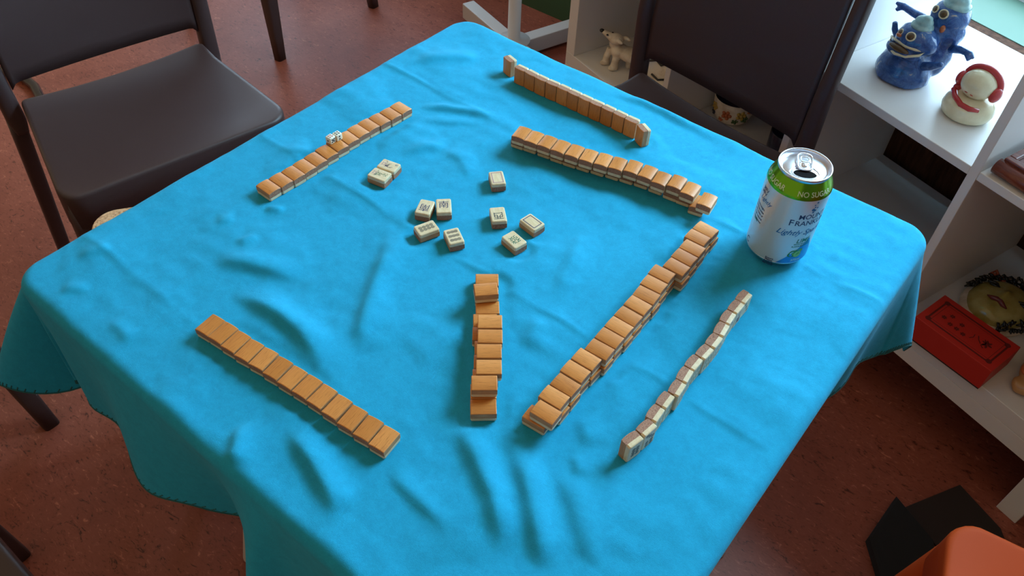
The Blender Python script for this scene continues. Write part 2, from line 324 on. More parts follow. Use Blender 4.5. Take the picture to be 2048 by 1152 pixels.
# ------------------------------------------------------------------ shelving unit
t = thing('cube_shelf', 'white open-backed cube shelving unit beside the table', 'shelf', sh(-0.62, 1.4, 0))
inv = Matrix.Translation(-t.location)
def sp(name, *boxes, w=0.0008):
    bm = bmesh.new()
    for b in boxes: sbox(bm, *b)
    bmesh.ops.transform(bm, matrix=inv, verts=bm.verts); bev(bm, w, 1); return obj(name, bm, M['white'], t)
A0 = -1.521; CELL = 0.3495; D0, D1 = 1.200, 1.582
A1 = A0 + 0.034 + 5 * CELL - 0.016 + 0.034
sp('bottom_board', (A0, A1, D0, D1, 0.1775, 0.2145)); sp('top_board', (A0, A1, D0, D1, 0.887, 0.925))
sp('side_panel', (A0, A0 + 0.034, D0, D1, 0.2147, 0.8868)); sp('side_panel', (A1 - 0.034, A1, D0, D1, 0.2147, 0.8868))
for k in range(1, 5):
    a = A0 + 0.034 + k * CELL - 0.016
    sp('divider', (a, a + 0.016, D0, D1, 0.2147, 0.8868))
for k in range(5):
    a = A0 + 0.034 + k * CELL
    sp('shelf_board', (a + 0.0002, a + CELL - 0.0162, D0 + 0.0005, D1, 0.550, 0.566))
sp('base_rail', (A0, A1, D0, D0 + 0.04, 0.1390, 0.1768)); sp('base_rail', (A0, A1, D1 - 0.04, D1, 0.1390, 0.1768))
for a in (-1.48, -0.107, A1 - 0.05):
    for d in (D0 + 0.002, D1 - 0.042): sp('leg', (a, a + 0.040, d, d + 0.04, 0, 0.1388))

# white pedestal stand with crossed feet, behind the far corner of the table
t = thing('pedestal_stand', 'white pedestal stand with crossed feet behind the far table corner', 'stand', (-0.985, 1.375, 0))
def foot(ang, ln, name='foot'):
    bm = bmesh.new(); bx(bm, 0.012, ln, -0.021, 0.021, 0.012, 0.062); bev(bm, 0.003, 2)
    bmesh.ops.rotate(bm, verts=bm.verts, matrix=Matrix.Rotation(ang, 3, 'Z')); o = obj(name, bm, M['white_paint'], t)
    return o
t.location = (-0.965, 1.268, 0)
foot(PI - SYA, 0.268); foot(PI / 2 - SYA, 0.275); foot(-SYA, 0.268); foot(-PI / 2 - SYA, 0.268)
bm = bmesh.new(); lathe(bm, [(0.05, 0.0625), (0.05, 0.066), (0.019, 0.07), (0.019, 0.70), (0.05, 0.705), (0.05, 0.715)], 28); obj('post', bm, M['white_paint'], t, True)

# ------------------------------------------------------------------ chairs: seat and back of one moulded plastic shell
def outline(hb, hf, dep, rad, n=6):
    P = []
    for (x, y, a0) in ((hf - rad, dep - rad, 0), (-hf + rad, dep - rad, 90), (-hb + 0.012, 0.012, 180), (hb - 0.012, 0.012, 270)):
        r = rad if a0 < 180 else 0.012
        for k in range(n + 1):
            a = math.radians(a0 + 90 * k / n); P.append((x + r * math.cos(a), y + r * math.sin(a)))
    Q = []                                                     # densify so that the dish and the lip read smoothly
    for i, p in enumerate(P):
        q = P[(i + 1) % len(P)]; d = math.hypot(q[0] - p[0], q[1] - p[1]); m = max(1, int(d / 0.02))
        for k in range(m): Q.append((p[0] + (q[0] - p[0]) * k / m, p[1] + (q[1] - p[1]) * k / m))
    return Q
def make_chair(label, material, loc, rz, splay=0.03, dep=0.315, group=None, seat_label=None):
    t = thing('plastic_chair', label, 'chair', loc, rz, group)
    out = outline(0.178, 0.207, dep, 0.034); cx, cy = 0, dep * 0.5
    def zs(x, y, s):
        dish = -0.010 * max(0, 1 - (x / 0.19) ** 2) * math.sin(min(1, max(0, y / dep)) * PI) - 0.003 * (1 - s)
        lip = -0.005 * max(0, (y / dep - 0.86) / 0.14) ** 2
        back = 0.010 * max(0, 1 - y / 0.05) * (x / 0.178) ** 2
        return 0.448 + dish + lip + back
    bm = bmesh.new(); rings = []
    for s in (0.05, 0.2, 0.4, 0.6, 0.78, 0.9, 0.96, 0.985, 1.0):
        rings.append([(cx + (x - cx) * s, cy + (y - cy) * s, zs(cx + (x - cx) * s, cy + (y - cy) * s, s) - (0.0 if s < 0.99 else 0.0022)) for x, y in out])
    rings.append([(x * 1.006, cy + (y - cy) * 1.006, zs(x, y, 1) - 0.007) for x, y in out])
    def skirt(y): q = min(1, max(0, (y / dep - 0.45) / 0.5)); return 0.022 + 0.050 * q * q * (3 - 2 * q)
    rings.append([(x * 1.012, cy + (y - cy) * (1.006 + 0.05 * skirt(y)), zs(x, y, 1) - skirt(y)) for x, y in out])
    rings.append([(x * 0.985, cy + (y - cy) * 0.985, zs(x, y, 1) - skirt(y)) for x, y in out])
    rings.append([(x * 0.97, cy + (y - cy) * 0.97, zs(x, y, 1) - 0.014) for x, y in out])
    rings.append([(cx + (x - cx) * .05, cy + (y - cy) * .05, 0.430) for x, y in out])
    loft(bm, rings); bmesh.ops.recalc_face_normals(bm, faces=bm.faces); obj('seat', bm, material, t, True)
    # backrest: panel with the slot below it and the two side posts running down to the seat
    lean = math.tan(math.radians(7)); bm = bmesh.new()
    def bp(x, y, z): return Vector((x, -(z - 0.45) * lean - 0.014 + y + 0.02 * (x / 0.2) ** 2 * min(1, (z - 0.43) / 0.15), z))
    def strip(xs, zf, y0, y1):                                 # a slab between two z profiles over x
        rings = []
        for x in xs:
            za, zb = zf(x); n = 14
            rings.append([bp(x, y1, za + (zb - za) * k / n) for k in range(n + 1)] + [bp(x, y0, zb - (zb - za) * k / n) for k in range(n + 1)])
        loft(bm, rings)
    def top(x): u = abs(x) / 0.206; return 0.85 - 0.045 * max(0, (u - 0.62) / 0.38) ** 2.6
    def slot(x):
        u = max(0, (abs(x) - 0.165) / 0.0155); return 0.4865 - 0.013 * min(1, u) ** 2
    xs = [-0.180 + 0.36 * k / 40 for k in range(41)]
    strip(xs, lambda x: (slot(x), top(x)), -0.006, 0.005)
    for s in (-1, 1):                                          # thicker rim and post on each side
        rings = []
        for z in [0.385, 0.395, 0.41] + [0.425 + k * 0.0147 for k in range(27)] + [0.812]:
            w = 0.034 - 0.006 * min(1, max(0, z - 0.425) / 0.2) - 0.4 * max(0, 0.41 - z); xo = 0.213 - 0.2 * max(0, 0.41 - z)
            rr_ = []
            for k in range(12):
                a = 2 * PI * k / 12; ca, sa = math.cos(a), math.sin(a)
                rr_.append(bp(s * (xo - w / 2) + s * (w / 2) * abs(ca) ** 0.6 * (1 if ca > 0 else -1), 0.016 * abs(sa) ** 0.6 * (1 if sa > 0 else -1) - 0.004, z))
            rings.append(rr_)
        loft(bm, rings)
    bmesh.ops.recalc_face_normals(bm, faces=bm.faces); obj('backrest', bm, material, t, True)
    def leg(p0, p1, w0, w1, d0, d1):
        bm = bmesh.new(); rings = []
        for k in range(7):
            f = k / 6; p = Vector(p0).lerp(Vector(p1), f); w = w0 + (w1 - w0) * f; d = d0 + (d1 - d0) * f
            rings.append([p + Vector((math.copysign(abs(math.cos(a)) ** .5, math.cos(a)) * w / 2, math.copysign(abs(math.sin(a)) ** .5, math.sin(a)) * d / 2, 0)) for a in [2 * PI * j / 16 for j in range(16)]])
        loft(bm, rings); bmesh.ops.recalc_face_normals(bm, faces=bm.faces); obj('leg', bm, material, t, True)
    for s in (-1, 1):
        leg((s * 0.181, dep - 0.040, 0.436), (s * 0.205, dep - 0.03 + splay, 0.0), 0.050, 0.030, 0.060, 0.028)
        leg((s * 0.1965, -0.016, 0.430), (s * 0.222, -0.085, 0.0), 0.031, 0.028, 0.029, 0.028)
    return t
def rot_to(fx, fy): return math.atan2(-fx, fy)                  # local +y towards (fx, fy)
make_chair('dark brown plastic chair left of the table, its whole seat in view', M['plastic'], (-1.065, 0.126, 0), rot_to(0.98, -0.218))
make_chair('dark brown plastic chair facing the camera, between table and white shelves', M['plastic'], (-0.1135, 0.7925, 0), rot_to(-0.157, -0.988))
make_chair('dark brown chair far behind, only two leg ends showing at top', M['plastic'], (-1.80, 0.985, 0), rot_to(0.995, 0.05), 0.02)
make_chair('dark brown chair cut by the lower left corner of the picture', M['plastic'], (-0.405, -0.83, 0), 0.0)
make_chair('dark brown chair off to the left, one leg showing below the hanging cloth', M['plastic'], (-1.20, -0.545, 0), rot_to(1, 0), 0.10)
make_chair('orange plastic chair right of the table, front corner showing', M['orange'], (0.8985, 0.1206, 0), rot_to(-0.97, -0.24), 0.05)

# black bag and painted shadow on the floor by the orange chair
bm = bmesh.new()
v = [(0.508, 0.452), (0.516, 0.562), (0.600, 0.520), (0.66, 0.40), (0.58, 0.36)]
loft(bm, [[(x, y, 0.001) for x, y in v], [(x, y, 0.020) for x, y in v], [(0.57 + (x - 0.57) * 0.93, 0.46 + (y - 0.46) * 0.93, 0.026) for x, y in v]])
bmesh.ops.recalc_face_normals(bm, faces=bm.faces)
tag(obj('fabric_bag', bm, M['black_cloth']), 'flat black fabric bag on the floor, beside the orange chair', 'bag')
bm = bmesh.new()  # flat dark sheet that paints the orange chair's shadow on the floor
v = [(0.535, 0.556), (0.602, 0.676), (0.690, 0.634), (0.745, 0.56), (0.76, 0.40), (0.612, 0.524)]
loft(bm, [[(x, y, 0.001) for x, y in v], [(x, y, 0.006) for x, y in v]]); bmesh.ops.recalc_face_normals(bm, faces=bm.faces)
tag(obj('floor_shadow_sheet', bm, M['shadow_brown']), 'thin dark sheet standing for the shadow on the floor by the orange chair corner', 'mat')  # not a real mat, only the painted shadow of the orange chair
bm = bmesh.new(); tube(bm, [(-2.02, 0.205, 0.014), (-1.93, 0.236, 0.014), (-1.86, 0.232, 0.014), (-1.72, 0.19, 0.014), (-1.6, 0.13, 0.014)], 0.013, 12)
tag(obj('black_tube', bm, M['gloss_black'], smooth=True), 'glossy black tube on the floor, seen through the left chair back', 'tube')

# ------------------------------------------------------------------ the table and the stool beneath it
t = thing('square_table', 'small square table hidden under the turquoise cloth', 'table', (0.001, 0, 0))
bm = bmesh.new(); rc_ = 0.020
def rtp(z, k): return [(sx * (0.352 - rc_) + (rc_ - k) * math.cos(a), sy * (0.348 - rc_) + (rc_ - k) * math.sin(a), z) for sx, sy, a0 in ((1, 1, 0), (-1, 1, 90), (-1, -1, 180), (1, -1, 270)) for a in [math.radians(a0 + 90 * j / 8) for j in range(9)]]
loft(bm, [rtp(0.712, 0.003), rtp(0.715, 0), rtp(0.735, 0), rtp(0.738, 0.003)])
obj('table_top', bm, M['white_paint'], t)
for sx in (-1, 1):
    for sy in (-1, 1):
        bm = bmesh.new(); x, y = sx * 0.308, sy * 0.264
        loft(bm, [[(x * (1 - 0.5 * z) + r * math.cos(2 * PI * k / 20), y * (1 - 0.5 * z) + r * math.sin(2 * PI * k / 20), z) for k in range(20)] for r, z in ((0.014, 0), (0.016, 0.004), (0.016, 0.7115))])
        obj('leg', bm, M['white_paint'], t, True)
d1 = Vector((0.57, 0.82, 0)).normalized(); c = Vector((-0.492, -0.118, 0))
t = thing('cork_stool', 'stool with speckled cork top, mostly hidden under the table', 'stool', c, math.atan2(d1.y, d1.x))
bm = bmesh.new(); loft(bm, [[(sx * 0.095 + r * math.cos(a), sy * 0.095 + r * math.sin(a), z) for sx, sy, a0 in ((1, 1, 0), (-1, 1, 90), (-1, -1, 180), (1, -1, 270)) for a in [math.radians(a0 + 90 * j / 8) for j in range(9)]] for r, z in ((0.033, 0.482), (0.035, 0.484), (0.035, 0.500), (0.033, 0.502))]); obj('seat', bm, M['cork'], t)
for sx in (-1, 1):
    for sy in (-1, 1): obj('leg', rbox(sx * 0.095 - 0.012, sx * 0.095 + 0.012, sy * 0.095 - 0.012, sy * 0.095 + 0.012, 0, 0.4815), M['white_paint'], t)

# ------------------------------------------------------------------ tablecloth: 1.09 m square, draped
def seg_dist(X, Y, pts):
    best = np.full(X.shape, 9.0); fade = np.ones(X.shape)
    n = len(pts) - 1
    for i in range(n):
        (ax, ay), (bx_, by_) = pts[i], pts[i + 1]; dx, dy = bx_ - ax, by_ - ay; l2 = dx * dx + dy * dy + 1e-12
        tt = np.clip(((X - ax) * dx + (Y - ay) * dy) / l2, 0, 1)
        d = np.hypot(X - ax - tt * dx, Y - ay - tt * dy); u = (i + tt) / n
        f = np.clip(np.minimum(u, 1 - u) / 0.36, 0.0, 1); f = f * f * (3 - 2 * f)
        m_ = d < best; best = np.where(m_, d, best); fade = np.where(m_, f, fade)
    return best, fade
rng = np.random.RandomState(3)
def wave_noise(X, Y, scale, n=26):
    s = np.zeros(X.shape)
    for _ in range(n):
        a = rng.uniform(0, 2 * PI); k = rng.uniform(0.6, 1.6) * 2 * PI / scale; s += np.sin((X * math.cos(a) + Y * math.sin(a)) * k + rng.uniform(0, 6.28))
    return s / math.sqrt(n)
HX, HY, TOPZ = 0.349, 0.345, 0.7418
def build_cloth():
    n = 364
    U, V = np.meshgrid(np.linspace(-0.553, 0.535, n), np.linspace(-0.520, 0.545, n), indexing='ij')
    R0 = 0.012; arcl = R0 * PI / 2
    RC = 0.020                                                  # the table's rounded corners
    du = np.maximum(np.abs(U) - HX + RC, 0); dv = np.maximum(np.abs(V) - HY + RC, 0)
    dd = np.hypot(du, dv); rr = np.maximum(dd - RC, 0); th = np.arctan2(dv, du)              # 0: hangs off an x side, pi/2: off a y side
    rr = rr * (1 - 0.13 * np.sin(2 * th) ** 4 * np.clip(rr / 0.2, 0, 1))
    sx = np.sign(U); sy = np.sign(V)
    IX = np.clip(U, -HX + RC, HX - RC); IY = np.clip(V, -HY + RC, HY - RC); BX = np.clip(U, -HX, HX); BY = np.clip(V, -HY, HY)
    g = lambda x, c, w: np.exp(-((x - c) / w) ** 2)
    # outward tilt of the hanging sides, by place along the edge
    tx_r = -0.10 + 0.19 * g(BY, 0.36, 0.11) + 0.05 * g(BY, 0.085, 0.03) - 0.06 * g(BY, -0.05, 0.08) + 0.03 * np.sin(BY * 60)
    tx_l = 0.05 + 0.30 * g(BY, -0.33, 0.10) + 0.05 * np.sin(BY * 38 + 1)
    ty_f = 0.04 + 0.06 * np.sin(BX * 34 + 0.5) + 0.20 * g(BX, 0.030, 0.022) - 0.12 * g(BX, -0.045, 0.03) + 0.10 * g(BX, -0.17, 0.07) - 0.16 * g(BX, -0.335, 0.025)
    ty_b = 0.03 + 0.04 * np.sin(BX * 30)
    tx = np.where(sx > 0, tx_r, tx_l); ty = np.where(sy > 0, ty_b, ty_f)
    s = np.sin(th) ** 2
    corner = np.sin(2 * th) ** 2
    amp = np.where((sx < 0) & (sy < 0), 0.34, 0.28)
    tilt = tx * (1 - s) + ty * s + amp * corner - np.where((sx < 0) & (sy < 0), 0.30, 0.0) * g(th, 1.15, 0.16)
    lng = np.maximum(rr - arcl, 0); ph = np.minimum(rr / R0, PI / 2)
    curl = 1 - 0.10 * (lng / 0.2)
    out_ = R0 * np.sin(ph) + np.where(tilt > 0, tilt * lng * curl, tilt * np.minimum(lng, 0.2)) ; drop = R0 * (1 - np.cos(ph)) + lng * np.sqrt(np.clip(1 - tilt ** 2, 0.5, 1))
    sp_ = np.minimum(dd, RC) + out_; X = IX + 0.001 + sx * np.cos(th) * sp_ * (du > 0); Y = IY + sy * np.sin(th) * sp_ * (dv > 0); Z = TOPZ - drop
    # wrinkles on the top; a ridge crest stands on the light side of each dark band
    lx, ly = math.cos(math.radians(68)), math.sin(math.radians(68))
    H = np.zeros(X.shape); inside = np.clip(1 - rr / 0.02, 0, 1)
    for pts, w, A in W:
        w = w / 1000; A = A / 1000; p = [(a / 1000, b / 1000) for a, b in pts]
        dx, dy = p[-1][0] - p[0][0], p[-1][1] - p[0][1]; l = math.hypot(dx, dy); nx, ny = -dy / l, dx / l
        if nx * lx + ny * ly < 0: nx, ny = -nx, -ny
        p = [(a + nx * w * 0.75, b + ny * w * 0.75) for a, b in p]
        d, f = seg_dist(U, V, p); far, _ = seg_dist(U, V, [(a + nx * 0.02, b + ny * 0.02) for a, b in p])
        near_, _ = seg_dist(U, V, [(a - nx * 0.02, b - ny * 0.02) for a, b in p]); side = 1 / (1 + np.exp((near_ - far) / 2 / 0.002))      # 1 on the dark side of the crest
        ww = w * (1.02 * side + 1.9 * (1 - side)); H += A * 1.75 * f * np.exp(-(d / ww) ** 2)
    H += 0.0017 * np.clip(wave_noise(U, V, 0.13), -0.6, 2) + 0.0003 * wave_noise(U, V, 0.035)
    br = wave_noise(U, V, 0.10)
    for yc, x0, x1, A in ((-0.0335, -0.36, 0.35, 1.0), (0.203, 0.15, 0.36, 0.9), (0.183, -0.37, -0.12, 0.9), (-0.272, -0.36, -0.16, 0.9)):
        k = 1 / (1 + np.exp(-(U - x0) / 0.01)) / (1 + np.exp((U - x1) / 0.01)); H += A * 0.0011 * np.clip(0.8 + 0.5 * br, 0.2, 1.4) * np.exp(-((V - yc - 0.002 * br) / 0.0034) ** 2) * k
        H += A * 0.0010 * k * np.exp(-((V - yc - 0.006) / 0.012) ** 2)
    H -= H.min() * 0.3
    # the cloth lies flat where tiles and the can press on it
    press = np.ones(X.shape)
    for (fx, fy, r_) in FOOT:
        d = np.hypot(X - fx, Y - fy); q = np.clip((d - r_) / 0.011, 0, 1); press = np.minimum(press, q * q * (3 - 2 * q))
    H = np.clip(H, 0, 0.02) * press
    Z = Z + H * inside
    Z = Z + np.where(rr > 0.02, 0.006 * np.sin(np.arctan2(V, U) * 31) * np.clip((rr - 0.02) / 0.18, 0, 1), 0)
    me = bpy.data.meshes.new('tablecloth')
    co = np.stack([X, Y, Z], -1).reshape(-1, 3); I = np.arange(n * n).reshape(n, n)
    F_ = np.stack([I[:-1, :-1], I[1:, :-1], I[1:, 1:], I[:-1, 1:]], -1).reshape(-1, 4)
    me.vertices.add(len(co)); me.vertices.foreach_set('co', co.astype(np.float32).ravel())
    me.loops.add(F_.size); me.loops.foreach_set('vertex_index', F_.astype(np.int32).ravel())
    me.polygons.add(len(F_)); me.polygons.foreach_set('loop_start', (np.arange(len(F_)) * 4).astype(np.int32)); me.polygons.foreach_set('loop_total', np.full(len(F_), 4, np.int32))
    me.update(calc_edges=True)
    o = link('tablecloth', me, M['cloth'], None, True)
    mods(o, ('SOLIDIFY', dict(thickness=0.0011, offset=-1)))
    tag(o, 'turquoise felt cloth draped over the square table', 'tablecloth')
    # whip stitching along the hem
    G = co.reshape(n, n, 3); hem = np.concatenate([G[:, 0], G[-1, :], G[::-1, -1], G[0, ::-1]])
    inn = np.concatenate([G[:, 2], G[-3, :], G[::-1, -3], G[2, ::-1]])
    bm = bmesh.new(); tube(bm, [tuple(p) for p in hem[::3]], 0.0011, 5)
    for k in range(0, len(hem) - 4, 3): tube(bm, [tuple(hem[k]), tuple(inn[k + 2])], 0.0008, 4)
    obj('hem_stitching', bm, M['stitch'], o)

# ------------------------------------------------------------------ mahjong tiles: bone face glued to a domed bamboo back
TW, TL, TT = 0.01705, 0.0238, 0.0120; BONE = 0.0045; Z0 = 0.7420
ORD = ['first', 'second', 'third', 'fourth', 'fifth', 'sixth', 'seventh', 'eighth', 'ninth', 'tenth', 'eleventh', 'twelfth', 'thirteenth', 'fourteenth', 'fifteenth', 'sixteenth', 'seventeenth', 'eighteenth']
def bone_mesh():
    bm = bmesh.new(); rings = []
    def rect(k, z): x, y, c = TW / 2 - k, TL / 2 - k, 0.0012; return [(x, y - c, z), (x - c, y, z), (-x + c, y, z), (-x, y - c, z), (-x, -y + c, z), (-x + c, -y, z), (x - c, -y, z), (x, -y + c, z)]
    for k, z in ((0.0011, 0), (0.0004, 0.0003), (0.0, 0.0011), (0.0, BONE)): rings.append(rect(k, z))
    loft(bm, rings); bmesh.ops.recalc_face_normals(bm, faces=bm.faces); me = bpy.data.meshes.new('bone_face'); bm.to_mesh(me); bm.free(); me.materials.append(M['bone']); return me
def bamboo_mesh():
    bm = bmesh.new(); prof = []; n = 12; w = TW / 2 - 0.0001
    ztop = lambda x: TT - 0.0010 * abs(x / w) ** 2.2
    prof.append((-w, BONE))
    prof.append((-w, ztop(-w) - 0.0006))
    for k in range(n + 1):
        x = -w + 0.0004 + (2 * w - 0.0008) * k / n; prof.append((x, ztop(x)))
    prof.append((w, ztop(w) - 0.0006)); prof.append((w, BONE))
    rings = []
    for y, s in ((-TL / 2 + 0.0001, 0.985), (-TL / 2 + 0.0007, 1.0), (TL / 2 - 0.0007, 1.0), (TL / 2 - 0.0001, 0.985)):
        rings.append([(x * (1 if s == 1 else 0.99), y, z if z <= BONE + 1e-5 else BONE + (z - BONE) * (1 if s == 1 else 0.94)) for x, z in prof])
    loft(bm, rings); bmesh.ops.recalc_face_normals(bm, faces=bm.faces); me = bpy.data.meshes.new('bamboo_back'); bm.to_mesh(me); bm.free(); me.materials.append(M['bamboo']); return me
BONE_ME, BAM_ME = bone_mesh(), bamboo_mesh()
t0 = thing('mahjong_tile', None, None); b0 = link('bone_face', BONE_ME, None, t0); k0 = link('bamboo_back', BAM_ME, None, t0)
first = [True]
def tile(mx, label, group, marks=None):
    if first[0]: r = t0; first[0] = False
    else:
        r = t0.copy(); C.objects.link(r)
        for ch in (b0, k0):
            c_ = ch.copy(); C.objects.link(c_); c_.parent = r
    r.matrix_world = mx; tag(r, label, 'tile', group)
    if marks:
        bm = bmesh.new(); mats = []
        for mt, fn in marks:
            n0 = len(bm.faces); fn(bm); bm.faces.ensure_lookup_table()
            for f in bm.faces[n0:]: f.material_index = len(mats)
            mats.append(M[mt])
        me = bpy.data.meshes.new('engraving'); bm.to_mesh(me); bm.free()
        for x in mats: me.materials.append(x)
        o = link('engraving', me, None, r); o['label'] = 'inked engraving on the bone face'
    return r
FOOT = []
def foot_add(x, y, a, L_=TL, W_=TW):
    u = Vector((math.cos(a), math.sin(a)))
    for k in (-0.36, 0, 0.36): FOOT.append((x + u.x * L_ * k, y + u.y * L_ * k, W_ * 0.5 + 0.002))
def down(x, y, deg, level=0):                    # bamboo up; deg is the direction of the long axis
    a = math.radians(deg)
    if level == 0: foot_add(x / 1000, y / 1000, a)
    return Matrix.Translation((x / 1000, y / 1000, Z0 + level * (TT + 0.0001))) @ Matrix.Rotation(a - PI / 2, 4, 'Z')
def up(x, y, deg):                               # bone face up
    a = math.radians(deg); foot_add(x / 1000, y / 1000, a)
    return Matrix.Translation((x / 1000, y / 1000, Z0 + TT)) @ Matrix.Rotation(a - PI / 2, 4, 'Z') @ Matrix.Rotation(PI, 4, 'Y')
def stand(x, y, deg, flip):                      # on its short end; deg is the width direction, flip turns the bone face
    a = math.radians(deg)
    foot_add(x / 1000, y / 1000, a, TW, TT)
    B = Matrix.Rotation(PI / 2, 4, 'X')          # long axis up, bone face (-z) ends up towards +y
    c_ = Matrix.Translation((0, 0, -TT / 2))
    return Matrix.Translation((x / 1000, y / 1000, Z0 + TL / 2)) @ Matrix.Rotation(a + (PI if flip else 0), 4, 'Z') @ B @ c_
# face coordinates: fx to the right and fy up as one reads the bone side
face = lambda x, y: Vector((-x, y, -0.00010))
def txt(s, size, dy=0.0, dx=0.0, rot=0.0):
    def fn(bm):
        c_, s_ = math.cos(rot), math.sin(rot)
        text_into(bm, s, size, lambda x, y: face(x * c_ - y * s_ + dx, x * s_ + y * c_ + dy), 0.0, 0.0)
    return fn
def frame(bm):
    for k in range(4):
        x, y, w = 0.0057, 0.0088, 0.0004
        P4 = [(-x, -y), (x, -y), (x, y), (-x, y)]; a, b = P4[k], P4[(k + 1) % 4]
        dx, dy = (w, 0) if k % 2 == 0 else (0, w)
        stroke(bm, [(a[0] - (dx if a[0] < b[0] else -dx) if dx else a[0], a[1] - (dy if a[1] < b[1] else -dy) if dy else a[1]), (b[0] + (dx if a[0] < b[0] else -dx) if dx else b[0], b[1] + (dy if a[1] < b[1] else -dy) if dy else b[1])], 0.0009, face)
def dots(cols, rows, px, py, r=0.0019):
    def fn(bm):
        for i in range(cols):
            for j in range(rows):
                x, y = (i - (cols - 1) / 2) * px, (j - (rows - 1) / 2) * py
                ring2(bm, x, y, r * 0.72, r, face); ring2(bm, x, y, r * 0.25, r * 0.5, face, 8)
    return fn
def dots_at(pts, r=0.0019):
    def fn(bm):
        for x, y in pts: ring2(bm, x, y, r * 0.70, r, face); disc2(bm, x, y, r * 0.42, face, 8)
    return fn
def sticks(pts, h=0.006):
    def fn(bm):
        for x, y in pts:
            stroke(bm, [(x, y - h / 2), (x, y + h / 2)], 0.0009, face)
            for q in (-1, 0, 1): stroke(bm, [(x - 0.0008, y + q * h / 2.2), (x + 0.0008, y + q * h / 2.2)], 0.0006, face)
    return fn
def curls(seed, n, cx, cy, sx_, sy_, w=0.0005):
    def fn(bm):
        rd = random.Random(seed)
        for _ in range(n):
            x, y = cx + rd.uniform(-1, 1) * sx_, cy + rd.uniform(-1, 1) * sy_; a = rd.uniform(0, 6.28); pts = []
            for k in range(5): pts.append((x, y)); x += 0.0009 * math.cos(a); y += 0.0009 * math.sin(a); a += rd.uniform(-0.9, 0.9)
            stroke(bm, pts, w, face)
    return fn
def basket(cx, cy):
    def fn(bm):
        for dx in (-0.0022, 0.0022): stroke(bm, [(cx + dx * 1.25, cy + 0.0022), (cx + dx * 0.8, cy), (cx + dx * 1.2, cy - 0.0022)], 0.0006, face)
        for dy in (-0.0018, 0.0014): stroke(bm, [(cx - 0.0024, cy + dy), (cx + 0.0024, cy + dy)], 0.0006, face)
    return fn

for i, (x, y, a) in enumerate(P['A']):
    tile(down(x, y, a), f"bamboo-backed tile, {ORD[i]} from the near end of the left single row" + (', white dice on it' if i == 6 else ''), 'single row beside the left chair')
for i, (x, y, a) in enumerate(P['D']):
    tile(down(x, y, a), f"bamboo-backed mahjong tile, {ORD[i]} from the left end of the front single row", 'single row at the front of the table')
eu = ['upper tile lying askew near the far end of the short double row'] + [f"upper tile, {ORD[i]} of the five neighbours nearest the camera in the short double row" for i in range(5)]
eu = ['upper bamboo tile lying askew on the far end of the short double row'] + [f"upper bamboo tile of the short double row, {ORD[i]} after the gap" for i in range(5)]
for i, (x, y, a) in enumerate(P['Eup']): tile(down(x, y, a, 1), eu[i], 'upper tiles of the short double row')
el = [P['Elo'][0], (39.5, -61.5, 41), P['Elo'][1]]
for k in range(1, 7):
    f = k / 7.0; jx = (-1.8, -1.8, 1.0, 1.0, 0.5, -0.6)[k - 1]; el.append((52.1 + 74.2 * f + jx * 0.78, -75.2 - 93.8 * f + jx * 0.62, 40.5 + (1, -1, 0.5, -0.5, 0, 0.8)[k - 1]))
el.append(P['Elo'][2])
for i, (x, y, a) in enumerate(el): tile(down(x, y, a), f"lower bamboo tile of the short double row, {ORD[i]} from its far end", 'lower tiles of the short double row')
for i, (x, y, a) in enumerate(P['F']): tile(down(x, y, a, 1), f"upper bamboo tile of the long double row, {ORD[i]} from its far end", 'upper tiles of the long double row')
for i in range(18):
    y = 160.5 - 18.0 * i; x = 1.2 + 0.8 * math.sin(i * 2.1) + float(np.interp(-y, [-q[1] for q in P['F']], [q[0] for q in P['F']]))
    if i == 17: x, y = 170.7, -145.6
    tile(down(x, y, 2 + 1.5 * math.sin(i * 1.3) if i < 17 else 5.0), f"lower bamboo tile of the long double row, {ORD[i]} from its far end", 'lower tiles of the long double row')
for i, (x, y, a) in enumerate(P['Cup']): tile(down(x, y, a, 1), f"upper bamboo tile of the far double row, {ORD[i]} from its left end", 'upper tiles of the far double row')
for i, (x, y, a) in enumerate(P['Clo']): tile(down(x, y, 102.5 if i not in (10, 11, 12, 13) else (100, 98, 100, 103.9)[i - 10]), f"lower bamboo tile of the far double row, {ORD[i]} from its left end", 'lower tiles of the far double row')
for i, (x, y, a) in enumerate(P['B'][:12]):
    tile(stand(x, y, a, False), f"standing tile of the back row, {ORD[i]} from its left end" + (', askew' if i == 11 else ''), 'standing tiles along the far edge')
x, y, a = P['B'][12]; tile(stand(x, y, a, False), 'lone standing tile just left of the back row', 'standing tiles along the far edge')
S6 = [(-0.0045, 0.005), (0, 0.005), (0.0045, 0.005), (-0.0045, -0.004), (0, -0.004), (0.0045, -0.004)]
gm = {0: [('ink_black', dots_at([(-0.004, 0.007), (0.004, -0.007), (0, 0)]))], 1: [('ink_blue', txt('萬', 0.010, -0.005)), ('ink_blue', txt('七', 0.009, 0.005))], 2: [('ink_blue', txt('九', 0.009, 0.005))],
      3: [('ink_black', dots_at([(-0.0035, 0.006), (0.0035, 0.006), (-0.0035, -0.006), (0.0035, -0.006)]))], 4: [('ink_blue', sticks(S6))], 5: [('ink_green', sticks(S6))], 6: [('ink_green', sticks(S6))], 7: [('ink_blue', sticks(S6))],
      8: [('ink_blue', sticks(S6))], 9: [('ink_green', sticks(S6))], 10: [('ink_green', sticks(S6)), ('ink_blue', sticks([(0, 0.0005)]))],
      11: [('ink_black', dots_at([(x, y) for x in (-0.003, 0.003) for y in (-0.003, -0.0075)] + [(-0.004, 0.008), (0, 0.005), (0.004, 0.002)], 0.0021))],
      12: [('ink_black', dots_at([(x, y) for x in (-0.0024, 0.0024) for y in (-0.0042, 0.0, 0.0042)], 0.0021))]}
gtxt = {11: ', dots on its face', 12: ', nearest the camera'}
